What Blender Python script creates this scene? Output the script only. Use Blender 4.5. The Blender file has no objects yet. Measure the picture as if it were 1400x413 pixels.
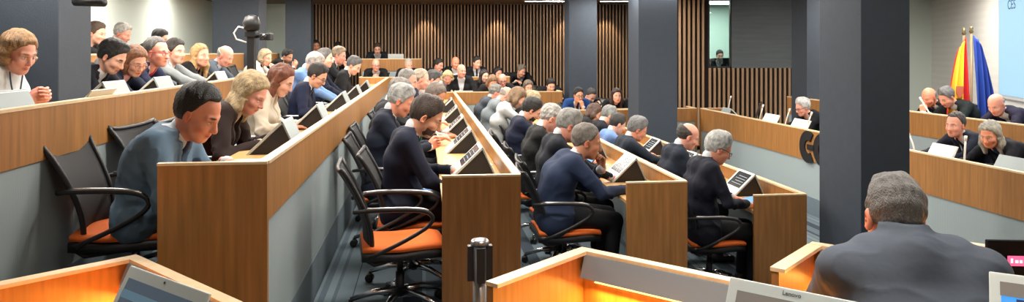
import bpy, bmesh, math, random
import numpy as np
from mathutils import Vector, Matrix
random.seed(7)
C = bpy.context.scene.collection
EYE = 2.07
VPX, HY, F = 580.0, 72.0, 1000.0
ROT = math.atan2(.12, 1.0)
UX, UY = math.cos(ROT), math.sin(ROT)
PI = math.pi

def W(u, v, z=0.0):
    return Vector((u*UX - v*UY, u*UY + v*UX, z))
def UV(X, Y):
    return (X*UX + Y*UY, -X*UY + Y*UX)
def uv(Xp, Z):
    return UV(Xp - .12*Z, Z)
def at(px, py, Xp=None, Z=None):
    if Z is None: Z = 1000*Xp/(px-VPX)
    return Vector(((px-700)*Z/1000, Z, EYE-(py-HY)*Z/1000))

# ---------------------------------------------------------------- materials
MATS = {}
def nodes(name):
    m = bpy.data.materials.new(name); m.use_nodes = True
    nt = m.node_tree; b = nt.nodes['Principled BSDF']
    return m, nt, b
def mat(name, col, rough=.5, metal=0, emit=None, es=0, trans=0, bump=0, bscale=80, var=0, vscale=6, stretch=None, spec=None):
    if name in MATS: return MATS[name]
    m, nt, b = nodes(name)
    b.inputs['Base Color'].default_value = (*col, 1)
    b.inputs['Roughness'].default_value = rough
    b.inputs['Metallic'].default_value = metal
    if spec is not None: b.inputs['Specular IOR Level'].default_value = spec
    if trans: b.inputs['Transmission Weight'].default_value = trans
    if emit: b.inputs['Emission Color'].default_value = (*emit, 1); b.inputs['Emission Strength'].default_value = es
    if bump or var:
        tc = nt.nodes.new('ShaderNodeTexCoord'); src = tc.outputs['Object']
        if stretch:
            mp = nt.nodes.new('ShaderNodeMapping'); mp.inputs['Scale'].default_value = stretch
            nt.links.new(src, mp.inputs['Vector']); src = mp.outputs['Vector']
    if var:
        n = nt.nodes.new('ShaderNodeTexNoise'); n.inputs['Scale'].default_value = vscale; n.inputs['Detail'].default_value = 5
        nt.links.new(src, n.inputs['Vector'])
        r = nt.nodes.new('ShaderNodeValToRGB')
        r.color_ramp.elements[0].position = .3; r.color_ramp.elements[1].position = .7
        r.color_ramp.elements[0].color = (*[max(0, c*(1-var)) for c in col], 1)
        r.color_ramp.elements[1].color = (*[min(1, c*(1+var)) for c in col], 1)
        nt.links.new(n.outputs['Fac'], r.inputs['Fac']); nt.links.new(r.outputs['Color'], b.inputs['Base Color'])
    if bump:
        n2 = nt.nodes.new('ShaderNodeTexNoise'); n2.inputs['Scale'].default_value = bscale; n2.inputs['Detail'].default_value = 3
        nt.links.new(src, n2.inputs['Vector'])
        bp = nt.nodes.new('ShaderNodeBump'); bp.inputs['Strength'].default_value = bump; bp.inputs['Distance'].default_value = .01
        nt.links.new(n2.outputs['Fac'], bp.inputs['Height']); nt.links.new(bp.outputs['Normal'], b.inputs['Normal'])
    MATS[name] = m
    return m
def hexc(r, g, b):
    f = lambda c: ((c/255)/12.92 if c/255 <= .04045 else ((c/255+.055)/1.055)**2.4)
    return (f(r), f(g), f(b))

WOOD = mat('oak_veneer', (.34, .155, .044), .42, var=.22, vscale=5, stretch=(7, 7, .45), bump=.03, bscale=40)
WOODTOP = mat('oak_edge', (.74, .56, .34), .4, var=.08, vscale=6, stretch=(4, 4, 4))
WORKTOP = mat('oak_worktop', (.60, .36, .14), .35, var=.12, vscale=5, stretch=(6, .6, 6))
PILLAR = mat('pillar_blue_grey', (.034, .047, .067), .75, bump=.12, bscale=90, var=.06, vscale=12)
SLAT = mat('slat_wood', (.38, .235, .135), .45, var=.2, vscale=3, stretch=(30, 30, .6))
BACKING = mat('slat_backing', (.018, .010, .008), .9)
PALE = mat('pale_plaster', (.62, .69, .64), .8)
PANELGREY = mat('grey_wall_cladding', (.10, .115, .12), .55, var=.12, vscale=3, stretch=(.5, 1, 6))
BLACK = mat('black_plastic', (.012, .012, .014), .45)
BLACKMESH = mat('black_mesh_fabric', (.015, .016, .018), .7, bump=.3, bscale=300)
ORANGE = mat('orange_seat_fabric', (.85, .17, .025), .8, bump=.15, bscale=250)
CHROME = mat('brushed_chrome', (.62, .63, .65), .22, 1)
STEEL = mat('polished_steel', (.45, .45, .46), .3, 1)
GREYPLATE = mat('grey_plate', (.30, .36, .38), .45)
SILVER = mat('silver_plastic', (.58, .64, .64), .4, .15)
WHITE = mat('white_paper', (.85, .85, .83), .7)
DARKSCREEN = mat('dark_screen', (.02, .024, .03), .2)
BLUESCREEN = mat('tablet_blue_screen', (.12, .25, .5), .25, emit=(.22, .42, .8), es=.55)
TEXTGREY = mat('screen_lines', (.3, .35, .4), .5, emit=(.3, .38, .45), es=.25)
GLASSCLEAR = mat('drinking_glass', (.92, .95, .95), .05, trans=.9)
CREAM = mat('cream_plastic', (.75, .68, .52), .5)

def carpet_mat():
    m, nt, b = nodes('blue_grey_carpet')
    tc = nt.nodes.new('ShaderNodeTexCoord')
    sp = nt.nodes.new('ShaderNodeSeparateXYZ'); nt.links.new(tc.outputs['Object'], sp.inputs[0])
    mm = nt.nodes.new('ShaderNodeMath'); mm.operation = 'MULTIPLY'; mm.inputs[1].default_value = 2.6
    nt.links.new(sp.outputs['X'], mm.inputs[0])
    n1 = nt.nodes.new('ShaderNodeTexNoise'); n1.noise_dimensions = '1D'; n1.inputs['Scale'].default_value = 2.2; n1.inputs['Detail'].default_value = 1
    nt.links.new(mm.outputs[0], n1.inputs['W'])
    r = nt.nodes.new('ShaderNodeValToRGB'); r.color_ramp.interpolation = 'CONSTANT'
    e = r.color_ramp.elements; e[0].color = (.03, .045, .065, 1); e[0].position = 0
    e[1].position = .42; e[1].color = (.12, .165, .195, 1)
    e2 = e.new(.56); e2.color = (.07, .10, .13, 1)
    e3 = e.new(.66); e3.color = (.14, .19, .22, 1)
    nt.links.new(n1.outputs['Fac'], r.inputs['Fac'])
    n = nt.nodes.new('ShaderNodeTexNoise'); n.inputs['Scale'].default_value = 160
    nt.links.new(tc.outputs['Object'], n.inputs['Vector'])
    mx = nt.nodes.new('ShaderNodeMixRGB'); mx.blend_type = 'OVERLAY'; mx.inputs[0].default_value = .5
    nt.links.new(r.outputs[0], mx.inputs[1]); nt.links.new(n.outputs['Color'], mx.inputs[2])
    nt.links.new(mx.outputs[0], b.inputs['Base Color']); b.inputs['Roughness'].default_value = .95
    return m
CARPET = carpet_mat()

def ribbed_mat():      # grey acoustic cladding with fine vertical ribs
    m, nt, b = nodes('ribbed_grey_cladding')
    tc = nt.nodes.new('ShaderNodeTexCoord')
    w = nt.nodes.new('ShaderNodeTexWave'); w.wave_type = 'BANDS'; w.bands_direction = 'Y'; w.inputs['Scale'].default_value = 22; w.inputs['Distortion'].default_value = 0
    nt.links.new(tc.outputs['Object'], w.inputs['Vector'])
    bp = nt.nodes.new('ShaderNodeBump'); bp.inputs['Strength'].default_value = .2; bp.inputs['Distance'].default_value = .003
    nt.links.new(w.outputs['Fac'], bp.inputs['Height']); nt.links.new(bp.outputs['Normal'], b.inputs['Normal'])
    b.inputs['Base Color'].default_value = (.30, .36, .375, 1); b.inputs['Roughness'].default_value = .6
    return m
RIBBED = ribbed_mat()

def brick_mat():
    m, nt, b = nodes('white_painted_brick')
    tc = nt.nodes.new('ShaderNodeTexCoord')
    br = nt.nodes.new('ShaderNodeTexBrick')
    br.inputs['Scale'].default_value = 4.2; br.inputs['Mortar Size'].default_value = .012
    br.inputs['Color1'].default_value = (.66, .65, .62, 1); br.inputs['Color2'].default_value = (.67, .66, .63, 1); br.inputs['Mortar'].default_value = (.635, .625, .595, 1)
    mp = nt.nodes.new('ShaderNodeMapping'); mp.inputs['Rotation'].default_value = (PI/2, 0, 0)
    nt.links.new(tc.outputs['Object'], mp.inputs[0]); nt.links.new(mp.outputs[0], br.inputs['Vector'])
    nt.links.new(br.outputs['Color'], b.inputs['Base Color']); b.inputs['Roughness'].default_value = .8
    return m
BRICK = brick_mat()

def skin_mat():
    m, nt, b = nodes('skin')
    a = nt.nodes.new('ShaderNodeAttribute'); a.attribute_name = 'tone'
    n = nt.nodes.new('ShaderNodeTexNoise'); n.inputs['Scale'].default_value = 25; n.inputs['Detail'].default_value = 3
    tc = nt.nodes.new('ShaderNodeTexCoord'); nt.links.new(tc.outputs['Object'], n.inputs['Vector'])
    mx = nt.nodes.new('ShaderNodeMixRGB'); mx.blend_type = 'SOFT_LIGHT'; mx.inputs[0].default_value = .35
    nt.links.new(a.outputs['Color'], mx.inputs[1]); nt.links.new(n.outputs['Fac'], mx.inputs[2])
    nt.links.new(mx.outputs[0], b.inputs['Base Color'])
    b.inputs['Roughness'].default_value = .48
    b.inputs['Subsurface Weight'].default_value = .08; b.inputs['Subsurface Radius'].default_value = (.02, .008, .004)
    return m
SKIN = skin_mat()
def hair_mat(col):
    k = 'hair_%d_%d_%d' % tuple(int(c*255) for c in col)
    if k in MATS: return MATS[k]
    m = mat(k, col, .5, var=.45, vscale=9, stretch=(3, 9, 3), bump=.8, bscale=45)
    return m
def cloth_mat(col, rough=.8):
    if max(col) < .065: col = tuple(c*.62 for c in col)
    k = 'cloth_%d_%d_%d' % tuple(int(c*9999) for c in col)
    return mat(k, col, rough, bump=.5, bscale=10, var=.10, vscale=5, spec=.25)

# ---------------------------------------------------------------- object helpers
def link(o, parent=None):
    C.objects.link(o)
    if parent: o.parent = parent
    return o
def tag(o, label, cat, group=None):
    o['label'] = label; o['category'] = cat
    if group: o['group'] = group
    return o
def thing(name, label, cat, loc=(0, 0, 0), rz=0, group=None):
    o = bpy.data.objects.new(name, None); o.empty_display_size = .1
    link(o); o.location = loc; o.rotation_euler = (0, 0, rz)
    return tag(o, label, cat, group)
def obj(name, bm, m, parent=None, smooth=False, bev=0):
    if bev: bevel(bm, bev)
    me = bpy.data.meshes.new(name); bm.normal_update(); bm.to_mesh(me); bm.free()
    for mm in (m if isinstance(m, (list, tuple)) else [m]): me.materials.append(mm)
    if smooth:
        for p in me.polygons: p.use_smooth = True
    return link(bpy.data.objects.new(name, me), parent)
def struct(name, bm, m, parent=None, **k):
    o = obj(name, bm, m, parent, **k)
    if not parent: o['kind'] = 'structure'
    return o
def bevel(bm, w, seg=2):
    bmesh.ops.bevel(bm, geom=bm.edges[:], offset=w, segments=seg, profile=.5, affect='EDGES', clamp_overlap=True)
def BM(): return bmesh.new()
def box(bm, x0, x1, y0, y1, z0, z1, mi=0, M=None):
    vs = [bm.verts.new(Vector(p) if M is None else M @ Vector(p)) for p in
          ((x0,y0,z0),(x1,y0,z0),(x1,y1,z0),(x0,y1,z0),(x0,y0,z1),(x1,y0,z1),(x1,y1,z1),(x0,y1,z1))]
    for f in ((3,2,1,0),(4,5,6,7),(0,1,5,4),(1,2,6,5),(2,3,7,6),(3,0,4,7)):
        fa = bm.faces.new([vs[i] for i in f]); fa.material_index = mi
    return bm
def bx(*a, **k): return box(BM(), *a, **k)
def prism(bm, prof, y0, y1, axis='y', M=None, mi=0):
    """closed profile in (x,z), extruded along y"""
    A = [bm.verts.new((M or Matrix()) @ Vector((x, y0, z))) for x, z in prof]
    B = [bm.verts.new((M or Matrix()) @ Vector((x, y1, z))) for x, z in prof]
    n = len(prof)
    for i in range(n):
        f = bm.faces.new((A[i], B[i], B[(i+1) % n], A[(i+1) % n])); f.material_index = mi
    fa = bm.faces.new(A); fb = bm.faces.new(B[::-1]); fa.material_index = fb.material_index = mi
    bmesh.ops.recalc_face_normals(bm, faces=bm.faces[:])
    return bm
def tube(bm, pts, r, n=8, mi=0, cap=True):
    pts = [Vector(p) for p in pts]
    rs = r if isinstance(r, (list, tuple)) else [r]*len(pts)
    rings = []; prev = None
    for i, p in enumerate(pts):
        d = (pts[min(i+1, len(pts)-1)] - pts[max(i-1, 0)]).normalized()
        a = prev if prev is not None else (Vector((0, 0, 1)) if abs(d.z) < .9 else Vector((1, 0, 0)))
        a = (a - d*a.dot(d)).normalized(); prev = a; b = d.cross(a)
        rings.append([bm.verts.new(p + (a*math.cos(t) + b*math.sin(t))*rs[i]) for t in [2*PI*k/n for k in range(n)]])
    for i in range(len(rings)-1):
        for k in range(n):
            f = bm.faces.new((rings[i][k], rings[i][(k+1) % n], rings[i+1][(k+1) % n], rings[i+1][k])); f.smooth = True; f.material_index = mi
    if cap:
        f = bm.faces.new(rings[0][::-1]); f.material_index = mi
        f = bm.faces.new(rings[-1]); f.material_index = mi
    return bm
def lathe(bm, prof, n=16, c=(0, 0, 0)):
    rings = [[bm.verts.new((c[0]+r*math.cos(2*PI*k/n), c[1]+r*math.sin(2*PI*k/n), c[2]+z)) for k in range(n)] for r, z in prof]
    for i in range(len(rings)-1):
        for k in range(n):
            bm.faces.new((rings[i][k], rings[i][(k+1) % n], rings[i+1][(k+1) % n], rings[i+1][k])).smooth = True
    bm.faces.new(rings[0][::-1]); bm.faces.new(rings[-1])
    return bm
def arc(c, r, a0, a1, n, plane='xz'):
    out = []
    for i in range(n+1):
        a = a0+(a1-a0)*i/n; p, q = r*math.cos(a), r*math.sin(a)
        out.append((c[0]+p, c[1], c[2]+q) if plane == 'xz' else (c[0]+p, c[1]+q, c[2]) if plane == 'xy' else (c[0], c[1]+p, c[2]+q))
    return out
def text_mesh(name, s, size, m, parent, loc, rot, depth=.002, align='LEFT'):
    cu = bpy.data.curves.new(name, 'FONT'); cu.body = s; cu.size = size; cu.extrude = depth; cu.align_x = align
    t = bpy.data.objects.new(name+'_tmp', cu); C.objects.link(t)
    dg = bpy.context.evaluated_depsgraph_get(); me = bpy.data.meshes.new_from_object(t.evaluated_get(dg))
    bpy.data.objects.remove(t); bpy.data.curves.remove(cu)
    me.name = name; me.materials.clear(); me.materials.append(m)
    o = bpy.data.objects.new(name, me); link(o, parent); o.location = loc; o.rotation_euler = rot
    return o
def copy_tree(o, parent=None):
    c = o.copy(); C.objects.link(c)
    if parent: c.parent = parent
    for ch in list(o.children): copy_tree(ch, c)
    return c
# ---------------------------------------------------------------- implicit surfaces for people
def snet(Fd, o, h):
    S = Fd < 0
    nx, ny, nz = Fd.shape
    cnt = np.zeros((nx-1, ny-1, nz-1), np.int8)
    corners = [(a, b, c) for a in (0, 1) for b in (0, 1) for c in (0, 1)]
    for a, b, c in corners: cnt += S[a:nx-1+a, b:ny-1+b, c:nz-1+c]
    mixed = (cnt > 0) & (cnt < 8)
    I, J, K = np.nonzero(mixed); n = len(I)
    idx = np.full(mixed.shape, -1, np.int32); idx[mixed] = np.arange(n)
    pos = np.zeros((n, 3)); num = np.zeros(n)
    val = {c: Fd[I+c[0], J+c[1], K+c[2]] for c in corners}
    for a in corners:
        for ax in range(3):
            if a[ax]: continue
            b = list(a); b[ax] = 1; b = tuple(b)
            fa, fb = val[a], val[b]; m = (fa < 0) != (fb < 0)
            t = fa[m]/(fa[m]-fb[m])
            q = np.tile(np.array(a, float), (m.sum(), 1)); q[:, ax] += t
            pos[m] += q; num[m] += 1
    V = (np.stack([I, J, K], 1) + pos/num[:, None])*h + np.array(o)
    quads = []
    for ax in range(3):
        sl0 = [slice(1, -1)]*3; sl1 = [slice(1, -1)]*3
        sl0[ax] = slice(0, -1); sl1[ax] = slice(1, None)
        A, B = S[tuple(sl0)], S[tuple(sl1)]
        for flip, mk in ((False, A & ~B), (True, ~A & B)):
            P = np.stack(np.nonzero(mk), 1)
            if not len(P): continue
            o1, o2 = [i for i in range(3) if i != ax]
            P = P.copy(); P[:, o1] += 1; P[:, o2] += 1
            def cell(d1, d2):
                q = P.copy(); q[:, o1] += d1; q[:, o2] += d2
                return idx[q[:, 0], q[:, 1], q[:, 2]]
            Q = np.stack([cell(-1, -1), cell(0, -1), cell(0, 0), cell(-1, 0)], 1)
            if flip ^ (ax == 1): Q = Q[:, ::-1]
            quads.append(Q)
    return V, (np.concatenate(quads) if quads else np.zeros((0, 4), np.int32))

class Field:
    def __init__(s, lo, hi, h):
        s.h = h; s.o = np.array(lo, float) - 2*h
        n = np.ceil((np.array(hi) - s.o)/h).astype(int) + 3
        s.ax = [s.o[i] + h*np.arange(n[i]) for i in range(3)]
        s.F = np.full(tuple(n), .08, np.float32)
    def block(s, lo, hi, pad):
        sl = []
        for i in range(3):
            a = int(np.floor((lo[i]-pad-s.o[i])/s.h)); b = int(np.ceil((hi[i]+pad-s.o[i])/s.h))+1
            sl.append(slice(max(a, 0), max(min(b, len(s.ax[i])), 0)))
        g = [s.ax[i][sl[i]].reshape([-1 if j == i else 1 for j in range(3)]) for i in range(3)]
        return tuple(sl), g
    def blend(s, sl, d, k, sub=False):
        a = s.F[sl]
        if a.size == 0: return
        if sub:
            s.F[sl] = np.maximum(a, -d) if k <= 0 else -smin(-a, d, k)
        else:
            s.F[sl] = np.minimum(a, d) if k <= 0 else smin(a, d, k)
    def rc(s, a, b, r1, r2=None, k=.03, sy=1.0):
        r2 = r1 if r2 is None else r2
        a = np.array(a, float); b = np.array(b, float); R = max(r1, r2)
        sl, g = s.block(np.minimum(a, b)-R, np.maximum(a, b)+R, .06)
        ab = b-a; L = max(ab @ ab, 1e-9)
        px, py, pz = g[0]-a[0], g[1]-a[1], g[2]-a[2]
        t = np.clip((px*ab[0]+py*ab[1]+pz*ab[2])/L, 0, 1)
        d = np.sqrt((px-t*ab[0])**2+(py-t*ab[1])**2+(pz-t*ab[2])**2) - (r1+(r2-r1)*t)
        s.blend(sl, d, k)
    def el(s, c, r, k=.02, R=None, sub=False):
        c = np.array(c, float); r = np.array(r, float); m = r.max()
        sl, g = s.block(c-m, c+m, .06)
        px, py, pz = g[0]-c[0], g[1]-c[1], g[2]-c[2]
        if R is not None:
            q = [R[0][i]*px+R[1][i]*py+R[2][i]*pz for i in range(3)]
        else: q = [px, py, pz]
        n = np.sqrt((q[0]/r[0])**2+(q[1]/r[1])**2+(q[2]/r[2])**2)
        n2 = np.sqrt((q[0]/r[0]**2)**2+(q[1]/r[1]**2)**2+(q[2]/r[2]**2)**2)+1e-9
        d = n*(n-1)/n2
        s.blend(sl, d, k, sub)
    def grid(s): return [s.ax[i].reshape([-1 if j == i else 1 for j in range(3)]) for i in range(3)]
    def mesh(s):
        F_ = s.F; F_[0] = F_[-1] = .08; F_[:, 0] = F_[:, -1] = .08; F_[:, :, 0] = F_[:, :, -1] = .08
        return snet(F_, s.o, s.h)
def smax(a, b, k): return -smin(-a, -b, k)
def smin(a, b, k):
    h = np.clip(.5+.5*(b-a)/k, 0, 1)
    return b+(a-b)*h-k*h*(1-h)

def npmesh(name, V, Q, m, parent, cols=None):
    me = bpy.data.meshes.new(name)
    me.vertices.add(len(V)); me.vertices.foreach_set('co', np.asarray(V, np.float32).ravel())
    me.loops.add(Q.size); me.loops.foreach_set('vertex_index', Q.astype(np.int32).ravel())
    me.polygons.add(len(Q)); me.polygons.foreach_set('loop_start', np.arange(0, Q.size, 4, dtype=np.int32))
    me.polygons.foreach_set('use_smooth', np.ones(len(Q), bool))
    me.update(calc_edges=True)
    if cols is not None:
        at_ = me.color_attributes.new('tone', 'FLOAT_COLOR', 'POINT')
        at_.data.foreach_set('color', np.concatenate([cols, np.ones((len(cols), 1))], 1).astype(np.float32).ravel())
    me.materials.append(m)
    return link(bpy.data.objects.new(name, me), parent)

def folds(o, E, seed):       # cloth creases: ridged noise, stronger round the elbows and waist
    me = o.data; n = len(me.vertices); V = np.empty(n*3, np.float32); N = np.empty(n*3, np.float32)
    me.vertices.foreach_get('co', V); me.vertex_normals.foreach_get('vector', N); V = V.reshape(-1, 3); N = N.reshape(-1, 3)
    w = np.full(n, .0036)
    for e in E.values(): w += .009*np.exp(-((V-e)**2).sum(1)/.10**2)
    w += .006*np.exp(-((V[:, 2]-.62)/.1)**2)
    r = 1-2.2*np.sqrt(np.abs(vnoise(V*np.array([1, .8, 1.3]), 15, seed))+.002)
    V = V+N*(w*r)[:, None]
    me.vertices.foreach_set('co', V.astype(np.float32).ravel()); me.update()
def Rz(a): c, s = math.cos(a), math.sin(a); return np.array([[c, -s, 0], [s, c, 0], [0, 0, 1.]])
def Ry(a): c, s = math.cos(a), math.sin(a); return np.array([[c, 0, s], [0, 1., 0], [-s, 0, c]])
def Rx(a): c, s = math.cos(a), math.sin(a); return np.array([[1., 0, 0], [0, c, -s], [0, s, c]])

def vnoise(V, sc, seed=0):     # cheap smooth pseudo noise
    rs = np.random.RandomState(seed); out = np.zeros(len(V))
    for i in range(5):
        w = rs.normal(size=3)*sc*(1+.5*i); out += np.sin(V @ w + rs.rand()*6.28)/(1+.5*i)
    return out/2.5

def head_mesh(h, neck, skin, female=False, wide=1.0, lips=None, brow=(.05, .03, .02), stubble=None, old=False):
    f = Field((-.13, -.11, -.24), (.14, .11, .15), h)
    f.el((-.014, 0, .036), (.098, .077*wide, .090), 0)
    f.el((.028, 0, -.03), (.066, .062*wide, .085), .03)
    f.el((.036, 0, -.078), (.050, .046*wide, .036), .025)
    f.rc((.068, -.010, -.100), (.068, .010, -.100), .016, k=.02)
    for s in (-1, 1):
        f.rc((.022, s*.050*wide, -.055), (.058, s*.025, -.092), .016, .014, k=.025)      # jaw line
        f.el((.060, s*.040, -.028), (.026, .024, .02), .025)                        # cheekbones
        f.rc((.082, s*.012, .022), (.070, s*.045, .022), .012, .010, k=.015)          # brow ridge
        f.el((.092, s*.031, .001), (.014, .017, .011), .012, sub=True)                  # eye sockets
        f.el((.079, s*.031, .000), (.011, .013, .010), .003)                        # eyeballs
        f.el((-.010, s*.079*wide, -.012), (.019, .010, .034), .008, R=Rz(s*.35))              # ears
        f.el((-.004, s*.086*wide, -.010), (.009, .006, .018), .006, sub=True)
        f.el((.098, s*.011, -.036), (.010, .008, .007), .006)                       # nostrils
    nr = .013 if not female else .011
    f.rc((.088, 0, .012), (.110, 0, -.032), .008, nr, k=.012)
    f.el((.088, 0, -.060), (.012, .024, .007), .006)
    f.el((.086, 0, -.071), (.012, .020, .008), .006)
    n = np.array(neck); r = .047 if female else .056
    f.rc((-.028, 0, -.06), n, r, r+.006, k=.03)
    V, Q = f.mesh()
    col = np.tile(np.array(skin), (len(V), 1))
    def spot(c, r, cc, soft=.5):
        d = np.sqrt((((V-np.array(c))/np.array(r))**2).sum(1)); w = np.clip((1.25-d)/soft, 0, 1)[:, None]
        col[:] = col*(1-w)+np.array(cc)*w
    sk = np.array(skin)
    for s in (-1, 1):
        spot((.055, s*.045, -.04), (.03, .025, .025), sk*np.array((1.08, .82, .80)), 1.0)
        spot((-.01, s*.085, -.012), (.03, .02, .036), sk*np.array((1.05, .78, .72)), .8)
        spot((.088, s*.031, .027), (.022, .021, .0055), brow)
        spot((.090, s*.031, .001), (.014, .014, .0065), (.75, .72, .68) )
        spot((.092, s*.030, .001), (.012, .0062, .0062), (.05, .03, .02))
        spot((.088, s*.031, .008), (.016, .016, .0028), sk*.35)
    spot((.112, 0, -.034), (.014, .016, .014), sk*np.array((1.06, .84, .80)), 1.0)
    spot((.094, 0, -.065), (.014, .024, .011), lips if lips is not None else sk*np.array((.85, .5, .48)), .6)
    spot((.1, 0, -.0655), (.012, .023, .0022), sk*.3)
    if stubble is not None:
        w = np.clip((-.045-V[:, 2])/.02, 0, 1)*np.clip((V[:, 0]+.0)/.03, 0, 1)*np.clip((V[:, 2]+.125)/.01, 0, 1)*.7
        w = w[:, None]; col[:] = col*(1-w)+np.array(stubble)*w
    return V, Q, col

def hair_mesh(h, style, seed=0, t=1.0):
    f = Field((-.20, -.19, -.34), (.15, .19, .20), h)
    g = f.grid(); x, y, z = g
    lump = .0045
    if style in ('short', 'receding', 'balding', 'bald', 'crop'):
        tk = {'short': .013, 'receding': .012, 'balding': .008, 'bald': .004, 'crop': .006}[style]*t
        f.el((-.0235, 0, .038), (.100+tk*.75, .0785+tk*.45, .092+tk*1.15), 0)
        if style == 'short': f.rc((.035, .035, .108), (.0, -.035, .118), .020*t, .020*t, k=.04)
        if style in ('short', 'receding', 'crop'): f.rc((-.07, 0, .06), (-.075, 0, -.03), .035+tk*.5, .02+tk*.5, k=.04)
        dl = {'short': .030, 'crop': .022, 'receding': .012, 'balding': .0, 'bald': .010}[style]
        p1 = .9*(x-dl-.48*z+.10*np.abs(y))
        if style == 'receding': p1 = p1+.45*np.clip(np.abs(y)-.012, 0, .035)-.3*np.clip(np.abs(y)-.052, 0, .03)
        zl = np.where(x > -.015, -.028, np.where(x > -.05, -.028-(-.015-x)*1.6, -.084))
        p2 = (zl-z)*.75
        F_ = smax(smax(f.F, p1, .010), p2, .010)
        F_ = np.maximum(F_, x-.085)
        if style == 'balding': F_ = smax(F_, z-.066+.35*(x+.05), .014)
        if style == 'bald': F_ = smax(F_, z-.040+.30*(x+.05), .012)
        f.F = np.broadcast_to(F_, f.F.shape).astype(np.float32).copy()
    elif style in ('long', 'bob', 'curly', 'wavy', 'womanshort'):
        tk = {'long': .013, 'bob': .016, 'curly': .024, 'wavy': .018, 'womanshort': .016}[style]*t
        f.el((-.018, 0, .038), (.100+tk*.9, .080+tk*.7, .092+tk), 0)
        L = {'long': -.24, 'bob': -.10, 'curly': -.13, 'wavy': -.20, 'womanshort': -.05}[style]
        for s in (-1, 1):
            f.rc((-.01, s*.066, .06), (.0, s*.088, L*.5), .034, .036, k=.03)
            f.rc((.0, s*.088, L*.5), (.015, s*.078, L), .036, .022, k=.03)
        f.rc((-.07, 0, .02), (-.078, 0, L), .05, .035, k=.04)
        f.rc((-.06, .05, L*.4), (-.065, .055, L), .04, .025, k=.03); f.rc((-.06, -.05, L*.4), (-.065, -.055, L), .04, .025, k=.03)
        p1 = .9*(x-.034-.46*z+.12*np.abs(y))
        face = np.maximum(.03-x+.15*np.abs(y)*0, np.abs(y)-.058)     # keep the face clear
        face = np.maximum(face, z-.055+.5*np.abs(y))
        F_ = smax(f.F, -face, .012); F_ = np.where(z > -.02, smax(F_, p1, .015), F_)
        f.F = np.broadcast_to(F_, f.F.shape).astype(np.float32).copy()
        lump = .005 if style != 'curly' else .009
    V, Q = f.mesh()
    if len(V):
        nn = vnoise(V*np.array([1, 1, .45 if style in ('long', 'wavy', 'bob') else 1]), 70 if style != 'curly' else 110, seed)
        d = V-np.array((-.02, 0, .02)); d /= np.linalg.norm(d, axis=1)[:, None]
        V = V+d*(nn*lump)[:, None]
    return V, Q

def hand_mesh(h, Wp, d, up, thumb, curl=.5):
    """palm, four fingers and a thumb; Wp wrist, d pointing direction, up back of the hand, thumb = side"""
    d = np.array(d, float); d /= np.linalg.norm(d); up = np.array(up, float); up = up-d*(up @ d); up /= np.linalg.norm(up)
    e2 = np.cross(up, d)
    f = Field((-.04, -.10, -.11), (.20, .10, .06), h)
    f.rc((-.03, 0, 0), (.01, 0, 0), .026, .024, 0)
    ys = (-.030, -.010, .010, .028); Ls = (.9, 1.0, .94, .75)
    for i, (yy, L) in enumerate(zip(ys, Ls)):
        yy = -yy*thumb
        f.rc((.0, yy*.55, 0), (.082, yy, .004), .015, .0125, .012)
        c1, c2, c3 = curl*.6, curl*1.5, curl*2.1
        p0 = np.array((.082, yy, .003)); sp = yy*.12
        p1 = p0+L*.042*np.array((math.cos(c1), sp*3, -math.sin(c1))); p2 = p1+L*.028*np.array((math.cos(c2), sp*3, -math.sin(c2))); p3 = p2+L*.022*np.array((math.cos(c3), 0, -math.sin(c3)))
        f.rc(p0, p1, .0098, .0088, .002); f.rc(p1, p2, .0088, .008, .002); f.rc(p2, p3, .008, .0068, .002)
    f.rc((.012, thumb*.022, -.006), (.048, thumb*.044, -.014), .016, .012, .012)
    f.rc((.048, thumb*.044, -.014), (.076, thumb*.050, -.022), .011, .010, .004)
    f.rc((.076, thumb*.050, -.022), (.098, thumb*.044, -.028), .0098, .008, .003)
    V, Q = f.mesh()
    M = np.stack([d, e2, up], 1)
    return V @ M.T + np.array(Wp), Q

def ik(S, Wp, L1, L2, pole):
    S = np.array(S, float); Wp = np.array(Wp, float); D = Wp-S; dist = np.linalg.norm(D)
    mx = (L1+L2)*.985
    if dist > mx: Wp = S+D/dist*mx; D = Wp-S; dist = mx
    if dist < .12: dist = .12
    n = D/np.linalg.norm(D)
    a = (L1*L1-L2*L2+dist*dist)/(2*dist); hh = math.sqrt(max(L1*L1-a*a, 0))
    p = np.array(pole, float); p = p-n*(p @ n); p /= np.linalg.norm(p)
    return S+n*a+p*hh, Wp

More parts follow.
